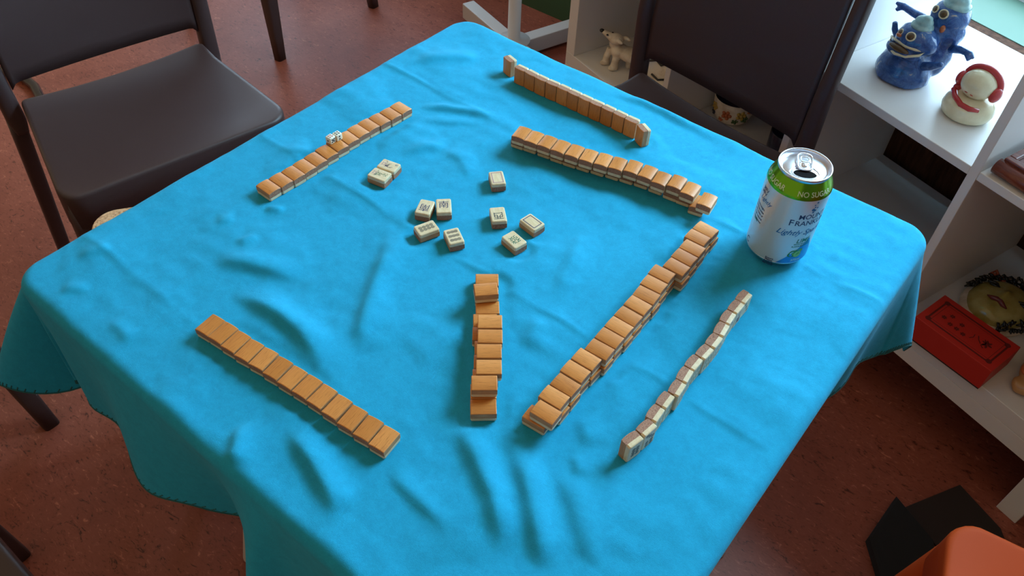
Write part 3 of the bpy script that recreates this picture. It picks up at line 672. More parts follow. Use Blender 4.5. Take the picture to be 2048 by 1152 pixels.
for i, (x, y, a) in enumerate(P['G']):
    tile(stand(x, y, a, False), f"standing tile of the right-hand row, {ORD[i]} from its far end" + gtxt.get(i, ''), 'standing tiles on the right of the table', gm.get(i))
LL = [  # label, marks, extra turn
 ('flower tile, bone side up, the farther of the touching pair', [('ink_mauve', basket(-0.0, 0.007)), ('ink_blue', curls(1, 16, 0, 0.001, 0.0036, 0.004)), ('ink_blue', txt('冬', 0.004, -0.0085, 0.004))], 90),
 ('flower tile, bone side up, the nearer of the touching pair', [('ink_mauve', basket(0.0, 0.007)), ('ink_green', curls(2, 16, 0, 0.000, 0.0034, 0.005)), ('ink_green', curls(3, 3, 0.002, -0.008, 0.001, 0.001))], 90),
 ('bone-up tile engraved with a blue character, tilted against its right neighbour', [('ink_blue', txt('南', 0.0125, 0.0008))], 0),
 ('bone-up tile engraved with the upright character for south', [('ink_blue', txt('南', 0.0125, 0.0008))], 0),
 ('bone-up tile with eight dark circles in two lines', [('ink_black', dots(2, 4, 0.0042, 0.0044, 0.0020))], 0),
 ('bone-up tile with nine dark circles in three lines', [('ink_black', dots(3, 3, 0.0041, 0.0063, 0.0020))], 0),
 ('bone-up tile with an empty rectangular frame, farthest of the loose tiles on the right', [('ink_mauve', frame)], 0),
 ('bone-up tile engraved with the character for west, upside down', [('ink_black', txt('西', 0.0125, 0.002))], 0),
 ('bone-up tile with an empty dark blue frame, rightmost loose tile', [('ink_blue', frame)], 90),
 ('bone-up tile engraved with a green character', [('ink_green', txt('發', 0.0125, 0.0))], 90)]
TURN = [180, 180, 180, 0, 180, 180, 0, 180, 0, 0]
for (x, y, a), (lab, mk, _), tn in zip(P['L'], LL, TURN):
    tile(up(x, y, a + tn), lab, 'loose bone-up tiles in the middle', mk)

# dice on the left row
def die(x, y, a, marks, label):
    s = 0.0088
    bm = rbox(-s / 2, s / 2, -s / 2, s / 2, 0, s, 0.0013, 3); t = thing('die', label, 'die', (x, y, Z0 + TT + 0.0001), a, 'pair of white dice')
    obj('die_body', bm, M['die'], t, True)
    bm = bmesh.new(); mt = []
    def sq(fn, cx, cy, pts, r=0.0012):
        for px, py in pts: disc2(bm, cx + px, cy + py, r, fn, 10)
    four = [(-.0016, -.0016), (.0016, -.0016), (.0016, .0016), (-.0016, .0016)]; two = [(0, .0018), (0, -.0018)]; e = 0.00006
    sq(lambda u, v: Vector((u, v, s + e)), 0, 0, four); n1 = len(bm.faces)
    sq(lambda u, v: Vector((s / 2 + e, u, v)), 0, s / 2, marks[1]); sq(lambda u, v: Vector((-s / 2 - e, -u, v)), 0, s / 2, two); sq(lambda u, v: Vector((-u, s / 2 + e, v)), 0, s / 2, two); sq(lambda u, v: Vector((u, -s / 2 - e, v)), 0, s / 2, [(0, 0)])
    bm.faces.ensure_lookup_table()
    for f in bm.faces[n1:]: f.material_index = 1
    me = bpy.data.meshes.new('pips'); bm.to_mesh(me); bm.free(); me.materials.append(M[marks[0]]); me.materials.append(M['ink_black']); link('pips', me, None, t)
four5 = [(-.0016, -.0016), (.0016, -.0016), (.0016, .0016), (-.0016, .0016), (0, 0)]
die(-0.2625, 0.0045, 0.05, ('ink_red', four5), 'small white die with red pips on top, on the left tile row')
die(-0.2610, 0.0140, -0.05, ('ink_black', [(0, .0018), (0, -.0018)]), 'small white die with black pips on top, on the left tile row')
FOOT.append((0.2308, 0.2065, 0.034))
build_cloth()

# ------------------------------------------------------------------ drink can
CX, CY, CZ = 0.2308, 0.2065, 0.7420
t = thing('drink_can', 'opened white and lime-green drink can standing on the turquoise cloth', 'can', (CX, CY, CZ))
bm = bmesh.new(); lathe(bm, [(0.0001, 0.010), (0.020, 0.008), (0.0235, 0.0), (0.0245, 0.0), (0.0265, 0.0015), (0.0295, 0.0045), (0.0318, 0.0075), (0.0326, 0.0100)], 72); obj('base_rim', bm, M['alu'], t, True)
bm = bmesh.new(); lathe(bm, [(0.0326, 0.0100), (0.0330, 0.0125), (0.0330, 0.0975)], 96, cap=False); obj('label', bm, M['label_white'], t, True)
bm = bmesh.new(); lathe(bm, [(0.0330, 0.0975), (0.0329, 0.0990), (0.0322, 0.1015), (0.0300, 0.1065), (0.0282, 0.1105), (0.0271, 0.1130), (0.0266, 0.1142)], 96, cap=False); obj('neck', bm, M['can_green'], t, True)
bm = bmesh.new(); lathe(bm, [(0.0264, 0.1140), (0.0269, 0.1155), (0.0272, 0.1170), (0.0270, 0.1184), (0.0264, 0.1186), (0.0258, 0.1180), (0.0252, 0.1160), (0.0244, 0.1128), (0.0238, 0.1118), (0.0230, 0.1120), (0.0224, 0.1134), (0.0216, 0.1139), (0.0100, 0.1140), (0.0001, 0.1140)], 96, cap=False)
lid = obj('lid', bm, M['alu'], t, True)
def wrap(a0, z0, r=0.03312, tilt=0.0):
    def fn(x, y):
        c_, s_ = math.cos(tilt), math.sin(tilt); x, y = x * c_ - y * s_, x * s_ + y * c_
        a = math.radians(a0) + x / r; return Vector((r * math.cos(a), r * math.sin(a), z0 + y))
    return fn
def neckwrap(a0, z0):
    def fn(x, y):
        z = z0 + y; r = float(np.interp(z, [0.0975, 0.0990, 0.1015, 0.1065, 0.1105, 0.113], [0.0330, 0.0329, 0.0322, 0.0300, 0.0282, 0.0271])) + 0.0002
        a = math.radians(a0) + x / 0.031; return Vector((r * math.cos(a), r * math.sin(a), z))
    return fn
bm = bmesh.new()
text_into(bm, 'MOUNT', 0.0088, wrap(-27, 75.8 / 1000)); text_into(bm, 'F', 0.0112, wrap(-64.5, 67.6 / 1000)); text_into(bm, 'RANKLIN', 0.0092, wrap(-24.5, 67.2 / 1000))
for k, s in enumerate(('Ensure', 'Please', 'Recycle', 'Me Now')): text_into(bm, s, 0.0032, wrap(-79, (13.6 - 2.6 * k) / 1000))
for k, (a, z) in enumerate(((-133, .088), (-135.5, .083))): text_into(bm, 'MFV', 0.006, wrap(a, z, tilt=0))
for k in range(5): text_into(bm, ('naturally bright', 'sparkling water', 'with a hint of', 'fresh natural', 'lime flavour')[k], 0.0034, wrap(-137 + 1.2 * k, (66 - 4.4 * k) / 1000))
text_into(bm, 'C', 0.010, wrap(-139, 0.016))
o = obj('brand_lettering', bm, M['navy'], t)
bm = bmesh.new(); text_into(bm, 'Lightly Sparkling', 0.0098, wrap(-30, 54.5 / 1000, tilt=0.02), 0.45); text_into(bm, 'Lightly', 0.0075, wrap(-126, 77 / 1000), 0.4)
for a, z, r in ((-31, .0985, .0), (-29, .0945, .0012), (-33, .0915, .0009), (-31, .0885, .0010), (-33.5, .0855, .0018), (-29.5, .0842, .0014), (-32, .0820, .0012), (-26, .0875, .0010)):
    if r: disc2(bm, 0, 0, r, wrap(a, z), 10)
obj('script_lettering', bm, M['azure'], t)
bm = bmesh.new(); text_into(bm, 'LIME', 0.0082, wrap(-28, 42.0 / 1000), 0.12); text_into(bm, 'WITH NATURAL', 0.0027, wrap(-28, 37.4 / 1000)); text_into(bm, 'FLAVOURS ADDED', 0.0027, wrap(-28, 34.2 / 1000)); text_into(bm, 'LIME', 0.0045, wrap(-136, 0.047))
obj('flavour_lettering', bm, M['pgreen'], t)
# blue wedge at the foot of the label, its weight printed on it
bm = bmesh.new(); n = 40; lo, hi = [], []
for k in range(n + 1):
    a = -66 + 78 * k / n; zt = 0.0105 + max(0, min((a + 66) / 54.0, (12 - a) / 24.0)) * 0.0330
    lo.append(bm.verts.new(wrap(a, 0.0103, 0.03306)(0, 0))); hi.append(bm.verts.new(wrap(a, max(zt, 0.0104), 0.03306)(0, 0)))
for k in range(n): bm.faces.new((lo[k], lo[k + 1], hi[k + 1], hi[k]))
bmesh.ops.remove_doubles(bm, verts=bm.verts, dist=1e-6); bmesh.ops.recalc_face_normals(bm, faces=bm.faces)
w_ = obj('blue_wedge', bm, M['can_blue'], t)
bm = bmesh.new(); text_into(bm, '375mL', 0.0046, wrap(-29, 0.0140, 0.0332)); obj('volume_lettering', bm, M['silver'], w_)
bm = bmesh.new(); fn = wrap(-33, 0.0235, 0.0332)
def leaf(bm, cx, cy, rx, ry, rot, fn, seg=26):
    vs = []
    for k in range(seg):
        a = 2 * PI * k / seg; x, y = rx * math.cos(a), ry * math.sin(a) * (1 - 0.35 * abs(math.cos(a))); vs.append(bm.verts.new(fn(cx + x * math.cos(rot) - y * math.sin(rot), cy + x * math.sin(rot) + y * math.cos(rot))))
    bm.faces.new(vs)
leaf(bm, -0.0042, 0.0005, 0.0062, 0.0050, 0.5, fn); o = obj('lime_fruit', bm, M['lime_d'], t)
bm = bmesh.new(); leaf(bm, 0.0006, 0.0022, 0.0066, 0.0042, 0.45, wrap(-33, 0.0235, 0.03325)); obj('lime_fruit', bm, M['lime_m'], t)
bm = bmesh.new(); fn = wrap(-33, 0.0235, 0.0333); disc2(bm, 0.0012, -0.0008, 0.0046, fn, 24)
o = obj('lime_slice', bm, M['lime_l'], t)
bm = bmesh.new(); fn = wrap(-33, 0.0235, 0.03334); ring2(bm, 0.0012, -0.0008, 0.0041, 0.0046, fn, 24)
for k in range(8):
    a = k * PI / 4; stroke(bm, [(0.0012 + 0.0006 * math.cos(a), -0.0008 + 0.0006 * math.sin(a)), (0.0012 + 0.0038 * math.cos(a), -0.0008 + 0.0038 * math.sin(a))], 0.0003, fn)
obj('slice_veins', bm, M['lime_m'], o)
bm = bmesh.new()
for a in (-38, -130, 60, 150): text_into(bm, 'NO SUGAR', 0.0072, neckwrap(a, 0.1040))
obj('neck_lettering', bm, M['silver'], t)
# mouth, beading and ring pull; the pull points away from the camera
def lidp(x, y, z):                               # lid coordinates: +y towards the back of the pull
    a = math.radians(117) - PI / 2; return Vector((x * math.cos(a) - y * math.sin(a), x * math.sin(a) + y * math.cos(a), z))
bm = bmesh.new(); disc2(bm, 0.0, -0.0112, 0.0112, lambda x, y: lidp(x, y, 0.1142), 32, 0.0062); obj('mouth', bm, M['dark'], t)
bm = bmesh.new()
ell = [lidp(0.0118 * math.cos(2 * PI * k / 36), -0.0112 + 0.0068 * math.sin(2 * PI * k / 36), 0.1142) for k in range(37)]; tube(bm, ell, 0.0005, 8)
horn = [(-0.0085, 0.0065), (-0.0072, 0.0035), (-0.0088, 0.0005), (-0.0128, -0.004), (-0.0150, -0.0095), (-0.0125, -0.0155), (-0.0065, -0.0188), (0, -0.0196), (0.0065, -0.0188), (0.0125, -0.0155), (0.0150, -0.0095), (0.0128, -0.004), (0.0088, 0.0005), (0.0072, 0.0035), (0.0085, 0.0065)]
tube(bm, [lidp(x, y, 0.1140) for x, y in horn], 0.0007, 8); obj('beading', bm, M['alu'], t, True)
bm = bmesh.new()
def rr_path(hw, y0, y1, r, z0, z1, n=6):
    P_ = []
    for (x, y, a0) in ((hw - r, y1 - r, 0), (-hw + r, y1 - r, 90), (-hw + r, y0 + r, 180), (hw - r, y0 + r, 270)):
        for k in range(n + 1):
            a = math.radians(a0 + 90 * k / n); yy = y + r * math.sin(a); P_.append(lidp(x + r * math.cos(a), yy, z0 + (z1 - z0) * (yy - y0) / (y1 - y0)))
    return P_ + [P_[0]]
tube(bm, rr_path(0.0072, -0.0060, 0.0180, 0.0055, 0.1156, 0.1178), 0.0010, 8)
tube(bm, rr_path(0.0040, 0.0060, 0.0140, 0.0026, 0.1165, 0.1172), 0.0006, 8)
tube(bm, rr_path(0.0045, -0.0036, 0.0046, 0.0026, 0.1156, 0.1162), 0.0006, 8)
for k in range(7):                               # web of the pull between its two loops
    y = -0.004 + k * 0.0015; tube(bm, [lidp(-0.0062, y, 0.1157 + 0.0001 * k), lidp(0.0062, y, 0.1157 + 0.0001 * k)], 0.0009, 6, 0.35)
lathe(bm, [(0.0001, 0.1145), (0.0022, 0.1145), (0.0022, 0.1170), (0.0012, 0.1176), (0.0001, 0.1176)], 18)
bmesh.ops.recalc_face_normals(bm, faces=bm.faces); o = obj('ring_pull', bm, M['alu'], t, True)

# ------------------------------------------------------------------ ceramics on the shelves
def fuse(name, bm, m, parent, vox=0.003, sm=2):
    o = obj(name, bm, m, parent, True)
    md = o.modifiers.new('remesh', 'REMESH'); md.mode = 'VOXEL'; md.voxel_size = vox; md.use_smooth_shade = True
    if sm: s_ = o.modifiers.new('smooth', 'SMOOTH'); s_.iterations = sm; s_.factor = 0.5
    return o
ZS, ZB = 0.5662, 0.2147
# two-headed blue creature; local axes: +x right in the picture, -y towards the camera
t = thing('ceramic_creature', 'blue glazed ceramic sculpture of two hatted creatures on the white shelf', 'sculpture', (0.154, 0.964, ZS), -0.30); t.scale = (0.93, 0.85, 0.80)
bm = bmesh.new()
lathe(bm, [(0.001, 0.0), (0.046, 0.0), (0.052, 0.006), (0.053, 0.022), (0.048, 0.042), (0.040, 0.060), (0.030, 0.078), (0.001, 0.084)], 32)
ball(bm, (0.004, -0.002, 0.096), (0.041, 0.038, 0.034)); ball(bm, (-0.004, -0.022, 0.072), (0.038, 0.026, 0.013))
ball(bm, (0.020, 0.048, 0.110), (0.040, 0.034, 0.040)); ball(bm, (0.020, 0.052, 0.143), (0.036, 0.035, 0.034)); ball(bm, (0.014, 0.040, 0.060), (0.045, 0.034, 0.06))
for v in bm.verts: v.co += Vector((math.sin(v.co.y * 160 + v.co.z * 90), math.sin(v.co.x * 150 + v.co.z * 120), math.sin(v.co.x * 120 + v.co.y * 130) * (v.co.z > 0.01))) * 0.0014
for v in bm.verts: v.co.z = max(v.co.z, 0.0)
body = fuse('body', bm, M['glaze_blue'], t, 0.0028)
def arm(pts, rad):
    bm = bmesh.new(); tube(bm, pts, rad, 10); fuse('arm', bm, M['glaze_blue'], t, 0.0022, 1)
arm([(0.036, -0.010, 0.052), (0.056, -0.014, 0.066), (0.074, -0.016, 0.082)], [0.010, 0.009, 0.005])
arm([(-0.034, 0.000, 0.075), (-0.046, -0.004, 0.092), (-0.050, -0.006, 0.108)], [0.008, 0.0065, 0.005])
bm = bmesh.new(); tube(bm, [(0.050, 0.040, 0.088), (0.075, 0.034, 0.100), (0.095, 0.028, 0.104), (0.104, 0.026, 0.100)], [0.010, 0.008, 0.007, 0.003], 10)
tube(bm, [(0.088, 0.028, 0.102), (0.094, 0.022, 0.099), (0.100, 0.018, 0.095)], [0.006, 0.004, 0.003], 8); fuse('arm', bm, M['glaze_blue'], t, 0.0022, 1)
bm = bmesh.new(); tube(bm, [(-0.020, 0.040, 0.118), (-0.042, 0.030, 0.124), (-0.062, 0.024, 0.130), (-0.076, 0.020, 0.132)], [0.010, 0.008, 0.007, 0.0035], 10)
tube(bm, [(-0.060, 0.024, 0.130), (-0.068, 0.014, 0.120)], [0.006, 0.004], 8); fuse('arm', bm, M['glaze_blue'], t, 0.0022, 1)
for c_, s_ in (((0.002, -0.002, 0.122), 0.86), ((0.022, 0.054, 0.166), 1.05)):
    bm = bmesh.new(); ball(bm, (c_[0], c_[1], c_[2] + 0.004), (0.025 * s_, 0.025 * s_, 0.013 * s_)); ball(bm, (c_[0], c_[1], c_[2] + 0.014), (0.020 * s_, 0.020 * s_, 0.014 * s_)); ball(bm, (c_[0] + .005, c_[1], c_[2] + 0.028 * s_), (0.009, 0.009, 0.006))
    fuse('hat', bm, M['glaze_pale'], t, 0.0022)
def eye(p, n, r):
    n = Vector(n).normalized(); q = n.to_track_quat('Z', 'Y').to_matrix().to_4x4(); bm = bmesh.new()
    pts = [Vector(p) + q @ Vector((r * math.cos(2 * PI * k / 20), r * 1.05 * math.sin(2 * PI * k / 20), 0.0)) for k in range(21)]; tube(bm, pts, r * 0.22, 8)
    e = obj('eye', bm, M['glaze_cream'], t, True); bm = bmesh.new(); ball(bm, p, (r, r, r * 0.45), 2, q); obj('pupil', bm, M['glaze_brown'], e, True)
eye((0.004, -0.034, 0.112), (0.05, -0.9, 0.55), 0.0080); eye((-0.020, -0.030, 0.108), (-0.5, -0.8, 0.5), 0.006)
eye((0.020, 0.020, 0.157), (0.0, -0.95, 0.35), 0.0080); eye((0.000, 0.024, 0.157), (-0.5, -0.9, 0.35), 0.0065)
bm = bmesh.new(); ball(bm, (-0.006, -0.040, 0.080), (0.022, 0.008, 0.0075), 3); o = obj('open_mouth', bm, M['glaze_brown'], t, True)
bm = bmesh.new(); lip = [(-0.036, -0.024, 0.076), (-0.024, -0.040, 0.070), (-0.006, -0.048, 0.070), (0.014, -0.044, 0.073), (0.032, -0.030, 0.082), (0.036, -0.018, 0.090), (0.024, -0.034, 0.092), (0.006, -0.040, 0.091), (-0.018, -0.036, 0.091), (-0.036, -0.024, 0.086), (-0.036, -0.024, 0.076)]
tube(bm, lip, 0.0028, 8); obj('lip', bm, M['glaze_cream'], o, True)
bm = bmesh.new(); ball(bm, (-0.018, -0.036, 0.104), (0.006, 0.004, 0.004), 2); ball(bm, (0.030, 0.020, 0.128), (0.005, 0.006, 0.009), 2); obj('painted_spot', bm, M['glaze_orange'], t, True)

# cream figure with red earmuffs
t = thing('ceramic_snow_figure', 'cream ceramic snowman figure with red earmuffs and scarf', 'figurine', (0.283, 0.925, ZS), -0.27); t.scale = (0.86, 0.86, 0.80)
bm = bmesh.new(); lathe(bm, [(0.001, 0), (0.040, 0.0), (0.047, 0.006), (0.050, 0.018), (0.047, 0.032), (0.038, 0.043), (0.025, 0.050), (0.001, 0.052)], 48); fuse('body', bm, M['glaze_cream'], t, 0.0025, 3)
bm = bmesh.new(); ball(bm, (0.001, -0.004, 0.076), (0.0335, 0.032, 0.030), 4); obj('head', bm, M['glaze_cream'], t, True)
bm = bmesh.new(); band = [(0.001 + 0.0350 * math.cos(a), 0.006, 0.076 + 0.0325 * math.sin(a)) for a in [PI * k / 20 for k in range(-2, 23)]]; tube(bm, band, 0.0070, 12); o = obj('earmuff_band', bm, M['glaze_red'], t, True)
for s in (-1, 1):
    bm = bmesh.new(); ball(bm, (0.001 + s * 0.036, -0.002, 0.070), (0.0105, 0.0155, 0.0165), 3); obj('earmuff', bm, M['glaze_red'], t, True)
bm = bmesh.new(); tube(bm, [(-0.036, 0.000, 0.046), (-0.034, -0.016, 0.047), (-0.020, -0.031, 0.044), (0.000, -0.040, 0.040), (0.018, -0.038, 0.039), (0.032, -0.028, 0.039)], [0.005, 0.006, 0.0055, 0.0055, 0.0055, 0.004], 12)
ball(bm, (-0.034, -0.006, 0.049), (0.008, 0.009, 0.009), 3); obj('scarf', bm, M['glaze_red'], t, True)
bm = bmesh.new()
for x in (-0.004, 0.008): ball(bm, (x, -0.0345, 0.066 - 0.001 * (x > 0)), (0.0035, 0.0010, 0.0009), 2)
obj('mouth_mark', bm, M['glaze_red'], t, True)

# white dog in the left cell
t = thing('ceramic_dog', 'white glazed ceramic dog with black nose in the left shelf cell', 'figurine', (-0.540, 1.150, ZB), -0.25); t.scale = (1.05, 1.0, 0.74)
bm = bmesh.new()
for x in (-0.014, 0.016):
    tube(bm, [(x, -0.020, 0.0), (x, -0.018, 0.03), (x * .8, -0.008, 0.055)], [0.011, 0.009, 0.012], 10); ball(bm, (x, -0.024, 0.007), (0.010, 0.013, 0.0075))
for x in (0.030, 0.055): tube(bm, [(x, 0.020, 0.0), (x, 0.018, 0.03), (x, 0.012, 0.05)], [0.010, 0.009, 0.014], 10)
ball(bm, (0.010, 0.0, 0.058), (0.024, 0.024, 0.024)); ball(bm, (0.034, 0.010, 0.056), (0.032, 0.026, 0.022)); ball(bm, (-0.004, -0.004, 0.080), (0.016, 0.016, 0.022)); ball(bm, (-0.002, -0.006, 0.098), (0.021, 0.019, 0.017))
tube(bm, [(-0.006, -0.008, 0.098), (-0.022, -0.014, 0.103), (-0.036, -0.019, 0.109)], [0.014, 0.010, 0.0065], 12)
for y in (-0.014, 0.012): ball(bm, (0.018, y, 0.104), (0.012, 0.005, 0.007))
for v in bm.verts: v.co.z = max(v.co.z, 0.0)
fuse('body', bm, M['glaze_white'], t, 0.0022, 3)
bm = bmesh.new(); ball(bm, (-0.040, -0.020, 0.110), (0.006, 0.006, 0.006), 3); obj('nose', bm, M['glaze_black'], t, True)
for y in (-0.020, -0.002):
    bm = bmesh.new(); ball(bm, (-0.017, y - 0.003, 0.110), (0.0032, 0.0028, 0.0032), 2); obj('eye', bm, M['glaze_black'], t, True)

# white dish with black brushwork standing beside the dog
t = thing('painted_dish', 'cream ceramic dish with black brush marks, seen through the chair back', 'dish', sh(-1.245, 1.30, ZB), 0.1)
bm = bmesh.new(); RX = Matrix.Rotation(math.radians(62), 4, 'X'); lathe(bm, [(0.001, 0.0), (0.035, 0.0), (0.06, 0.006), (0.078, 0.016), (0.080, 0.020), (0.076, 0.019), (0.058, 0.010), (0.034, 0.005), (0.001, 0.004)], 40)
TR = Matrix.Translation((0, 0.0, 0.072)) @ RX
bmesh.ops.transform(bm, matrix=TR, verts=bm.verts); obj('dish_body', bm, M['glaze_white'], t, True)
bm = bmesh.new()
for p_ in ([(-0.050, -0.004), (-0.030, 0.004), (-0.014, -0.004), (-0.004, 0.004)], [(-0.010, 0.022), (0.010, 0.028), (0.026, 0.020)], [(0.010, -0.010), (0.024, -0.004)], [(-0.030, -0.030), (-0.010, -0.038), (0.012, -0.030)], [(0.028, 0.002), (0.040, 0.020)], [(0.020, -0.03), (0.036, -0.022)]):
    tube(bm, [TR @ Vector((x, y, 0.0068 + max(0, (math.hypot(x, y) - 0.034) * 0.21))) for x, y in p_], 0.0026, 6)
obj('brush_mark', bm, M['glaze_black'], t, True)

# flowered bowl and dark mug in the second cell
t = thing('painted_bowl', 'cream bowl painted with flowers, dark blue inside, behind the chair slot', 'bowl', (-0.196, 1.140, ZB), 0.2)
bm = bmesh.new(); lathe(bm, [(0.001, 0.0), (0.030, 0.0), (0.042, 0.010), (0.0485, 0.032), (0.0505, 0.062), (0.0490, 0.063)], 48, cap=False); obj('bowl_body', bm, M['glaze_white'], t, True)
bm = bmesh.new(); lathe(bm, [(0.0490, 0.063), (0.0468, 0.060), (0.045, 0.034), (0.038, 0.012), (0.001, 0.006)], 48, cap=False); obj('inner_glaze', bm, M['glaze_navy'], t, True)
def petal(name, m_, a, z, r, n=5):
    bm = bmesh.new(); rb = float(np.interp(z, [0.01, 0.032, 0.062], [0.042, 0.0485, 0.0505])) - 0.0008
    for k in range(n + 1):
        da, dz = (0, 0) if k == n else (r * 0.9 * math.cos(2 * PI * k / n), r * 0.9 * math.sin(2 * PI * k / n)); aa = math.radians(a) + da / rb
        ball(bm, (rb * math.cos(aa), rb * math.sin(aa), z + dz), r * 0.55, 2)
    obj(name, bm, m_, t, True)
for a, z, m_, r in ((-95, 0.036, 'glaze_orange', 0.009), (-55, 0.040, 'glaze_yellow', 0.009), (-140, 0.042, 'glaze_yellow', 0.008), (-30, 0.050, 'glaze_orange', 0.006), (-150, 0.024, 'glaze_navy', 0.007), (-68, 0.022, 'glaze_green', 0.006), (-40, 0.028, 'glaze_green', 0.007), (-112, 0.018, 'glaze_orange', 0.005), (10, 0.035, 'glaze_yellow', 0.009), (60, 0.035, 'glaze_orange', 0.009), (120, 0.035, 'glaze_navy', 0.009)):
    petal('painted_flower', M[m_], a, z, r)
t = thing('dark_mug', 'dark navy ceramic mug right of the flowered bowl', 'mug', (-0.035, 1.075, ZB), -0.3)
bm = bmesh.new(); lathe(bm, [(0.001, 0.0), (0.034, 0.0), (0.037, 0.005), (0.0375, 0.075), (0.0365, 0.0765), (0.0345, 0.074), (0.034, 0.008), (0.001, 0.006)], 40); obj('mug_body', bm, M['glaze_navy'], t, True)
bm = bmesh.new(); tube(bm, [(0.036, 0, 0.060), (0.052, 0, 0.060), (0.060, 0, 0.045), (0.056, 0, 0.028), (0.036, 0, 0.020)], 0.005, 10); obj('handle', bm, M['glaze_navy'], t, True)

# carved dark wood tray on the right upper shelf
TP = sh(-0.424, 1.218, ZS)
t = thing('carved_tray', 'dark red carved wooden tray on the right upper shelf', 'tray', TP, -SYA)
bm = bmesh.new()
obj('tray_base', rbox(0.0, 0.27, 0.004, 0.27, 0.010, 0.022, 0.001, 1), M['wood_dark'], t)
for k, (a, b, c_, d) in enumerate(((0.0, 0.27, 0.004, 0.016), (0.0, 0.27, 0.258, 0.27), (0.0, 0.012, 0.016, 0.258), (0.258, 0.27, 0.016, 0.258), (0.03, 0.27, 0.036, 0.044), (0.03, 0.27, 0.228, 0.236), (0.03, 0.038, 0.044, 0.228), (0.262, 0.27, 0.044, 0.228))):
    obj('moulding', rbox(a, b, c_, d, 0.022, 0.030 if k < 4 else 0.027, 0.002, 2), M['wood_dark'], t)
bm = bmesh.new(); tube(bm, [(-0.004, 0.0, 0.014), (0.07, 0.0, 0.0125), (0.15, 0.0, 0.0125), (0.274, 0.0, 0.0125)], [0.0125, 0.012, 0.012, 0.0125], 14); obj('front_rail', bm, M['wood_dark'], t, True)
for x in (0.105, 0.25):
    bm = bmesh.new(); ball(bm, (x, -0.004, 0.0075), (0.014, 0.009, 0.0075), 3); obj('tray_foot', bm, M['wood_dark'], t, True)

# ceramic mask lying behind the red box
MX = Vector((0.498, 0.925, ZB))
t = thing('ceramic_mask', 'olive ceramic face mask with black curly hair, behind the red box', 'mask', MX, 0.0); t.scale = (0.95, 0.95, 1.0)
dwn = -SY; acr = Vector((-dwn.y, dwn.x, 0))   # chin direction, and across the face
def mp(u, v, z): return acr * u + dwn * v + Vector((0, 0, z))
def mz(u, v): q = min(1, (u / 0.060) ** 2 + (v / 0.072) ** 2); return 0.012 + 0.030 * math.sqrt(max(0, 1 - q))
bm = bmesh.new(); n = 20; rings = []
for s in [0.02] + [k / 10 for k in range(1, 11)]:
    ring = []
    for k in range(40):
        a = 2 * PI * k / 40; u, v = 0.0615 * s * math.cos(a), 0.073 * s * math.sin(a); u *= 1 - 0.12 * (math.sin(a) > 0) * math.sin(a) * s
        z = mz(u, v) + 0.012 * math.exp(-(u / 0.008) ** 2 - ((v - 0.004) / 0.016) ** 2) - 0.004 * sum(math.exp(-((u - e) / 0.013) ** 2 - ((v + 0.022) / 0.010) ** 2) for e in (-0.030, 0.030)) + 0.006 * math.exp(-(u / 0.018) ** 2 - ((v - 0.052) / 0.012) ** 2)
        ring.append(mp(u, v, z))
    rings.append(ring)
rings.append([p.copy() for p in rings[-1]]);
for p in rings[-1]: p.z = 0.001
loft(bm, rings); bmesh.ops.recalc_face_normals(bm, faces=bm.faces); obj('face', bm, M['glaze_olive'], t, True)
for e in (-0.033, 0.035):
    bm = bmesh.new(); tube(bm, [mp(e + du_, -0.014 + dv_, mz(e, -0.014) + 0.001) for du_, dv_ in ((-0.013, 0.004), (-0.006, -0.003), (0.002, -0.005), (0.010, 0.001), (0.002, 0.004), (-0.008, 0.005))], 0.0026, 8)
    ball(bm, mp(e + 0.001, -0.014, mz(e, -0.014)), (0.006, 0.006, 0.003), 2); obj('painted_eye', bm, M['glaze_black'], t, True)
bm = bmesh.new(); tube(bm, [mp(u, 0.026 + 0.004 * (abs(u) > .01), mz(u, 0.026) + 0.003) for u in (-0.022, -0.012, -0.004, 0.0, 0.004, 0.012, 0.022)], [0.001, 0.0045, 0.005, 0.0042, 0.005, 0.0045, 0.001], 10); obj('lips', bm, mat('lip_glaze', (0.17, 0.035, 0.035), 0.15), t, True)
bm = bmesh.new(); rd = random.Random(5)
for k in range(130):
    a = math.radians(-192 + 250 * k / 129 + rd.uniform(-2, 2)); r1 = rd.uniform(0.95, 1.12); c_ = mp(0.062 * r1 * math.cos(a), 0.076 * r1 * math.sin(a), 0.010 + rd.uniform(0, 0.012) + (0.012 if r1 < 1.03 else 0)); d_ = Vector((rd.uniform(-1, 1), rd.uniform(-1, 1), rd.uniform(-.3, .3))).normalized() * 0.007
    tube(bm, [c_ - d_, c_ + Vector((0, 0, 0.003)), c_ + d_], [0.0016, 0.0032, 0.0016], 6)
obj('curly_hair', bm, M['glaze_black'], t, True)
bm = bmesh.new(); rings = [[mp(0.066 * s * math.cos(2 * PI * k / 40), 0.080 * s * math.sin(2 * PI * k / 40) , z) for k in range(40)] for s, z in ((0.8, 0.0), (1.02, 0.001), (1.06, 0.008), (0.98, 0.014), (0.85, 0.016))]
loft(bm, rings); bmesh.ops.recalc_face_normals(bm, faces=bm.faces); obj('hair_base', bm, M['glaze_white'], t, True)
for u0, v0 in ((-0.048, -0.062), (0.054, -0.062)):
    bm = bmesh.new()
    for s in (-1, 1): tube(bm, [mp(u0, v0, 0.020), mp(u0 + s * 0.012, v0 - 0.006, 0.024), mp(u0 + s * 0.016, v0 + 0.004, 0.020), mp(u0, v0, 0.020)], 0.0035, 8)
    obj('bow', bm, mat('bow_glaze', (0.40, 0.09, 0.05), 0.2), t, True)

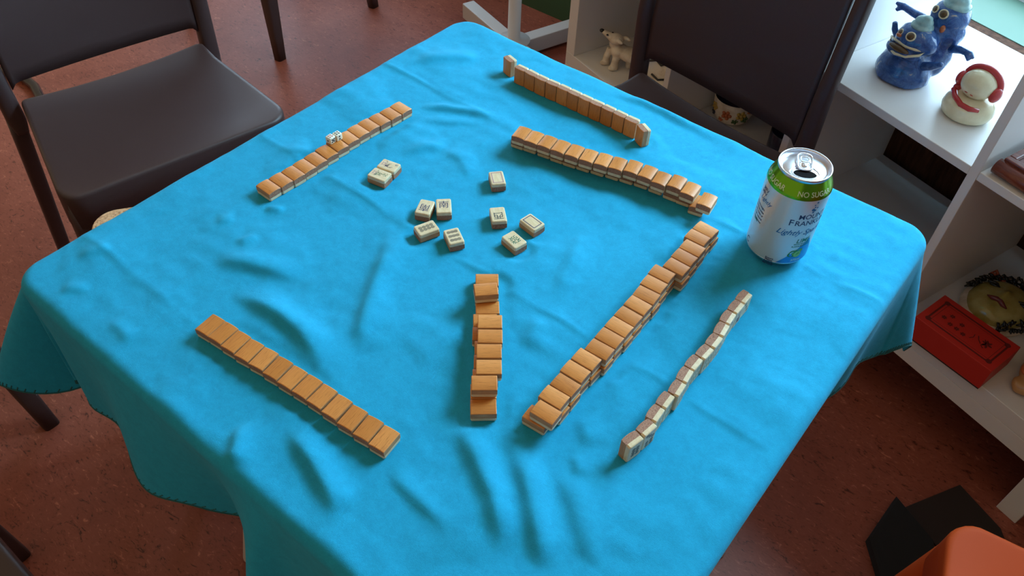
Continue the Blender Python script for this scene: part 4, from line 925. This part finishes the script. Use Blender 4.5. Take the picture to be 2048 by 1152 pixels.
# red box with dark printed lid
fl, fr = Vector((0.384, 0.745, 0)), Vector((0.532, 0.707, 0)); ax = (fr - fl).normalized(); ay = Vector((-ax.y, ax.x, 0)); BW, BD, BH = (fr - fl).length, 0.093, 0.054
t = thing('red_box', 'red card box with dark printed border and marks on its lid', 'box', (fl.x, fl.y, ZB), math.atan2(ax.y, ax.x))
obj('box_base', rbox(0.001, BW - 0.001, 0.001, BD - 0.001, 0, 0.030, 0.0008, 1), mat('black_card', (0.02, 0.015, 0.015), 0.6), t)
lidb = obj('box_lid', rbox(0, BW, 0, BD, 0.004, BH, 0.0012, 2), M['redbox'], t)
bm = bmesh.new(); f_ = lambda x, y: Vector((x, y, BH + 0.0001))
def rectf(x0, x1, y0, y1, w):
    for a, b in (((x0, y0), (x1, y0)), ((x1, y0), (x1, y1)), ((x1, y1), (x0, y1)), ((x0, y1), (x0, y0))): stroke(bm, [a, b], w, f_)
rectf(0.014, BW - 0.014, 0.014, BD - 0.014, 0.0035); rectf(0.020, BW - 0.020, 0.020, BD - 0.020, 0.0008)
for x in (0.016, BW - 0.016):
    for y in (0.016, BD - 0.016): disc2(bm, x, y, 0.0055, lambda u, v: Vector((u, v, BH + 0.0002)), 12)
for (x, y) in ((0.032, 0.042), (0.040, 0.056), (0.048, 0.036), (0.062, 0.052), (0.061, 0.036), (0.075, 0.034)):
    for k in range(6): leaf(bm, x + 0.0030 * math.cos(k * PI / 3), y + 0.0030 * math.sin(k * PI / 3), 0.0024, 0.0016, k * PI / 3, f_, 8)
stroke(bm, [(0.088, 0.052), (0.090, 0.044), (0.086, 0.036)], 0.0016, f_); stroke(bm, [(0.094, 0.054), (0.099, 0.046), (0.106, 0.040)], 0.002, f_); stroke(bm, [(0.106, 0.056), (0.112, 0.048), (0.108, 0.038), (0.114, 0.034)], 0.0022, f_)
for k in range(6): leaf(bm, 0.114 + 0.005 * math.cos(k), 0.048 + 0.006 * math.sin(k), 0.005, 0.0025, k, f_, 8)
obj('lid_print', bm, M['redbox_ink'], lidb)

# tan ceramic at the right edge of the lower shelf
t = thing('ceramic_shell', 'tan and orange glazed ceramic piece right of the red box', 'ceramic', (0.590, 0.790, ZB), 0.0)
bm = bmesh.new(); ball(bm, (0.012, 0, 0.022), (0.030, 0.036, 0.022), 3); ball(bm, (0.010, 0.040, 0.026), (0.024, 0.022, 0.024), 3); ball(bm, (0.002, -0.034, 0.014), (0.022, 0.020, 0.014), 3)
for v in bm.verts: v.co.z = max(0, v.co.z + 0.003 * math.sin(v.co.x * 200) * (v.co.z > .005))
fuse('shell_body', bm, mat('tan_glaze', (0.50, 0.27, 0.11), 0.25), t, 0.003)
bm = bmesh.new(); ball(bm, (-0.006, -0.010, 0.030), (0.012, 0.016, 0.006), 3); obj('inner_fold', bm, M['glaze_orange'], t, True)
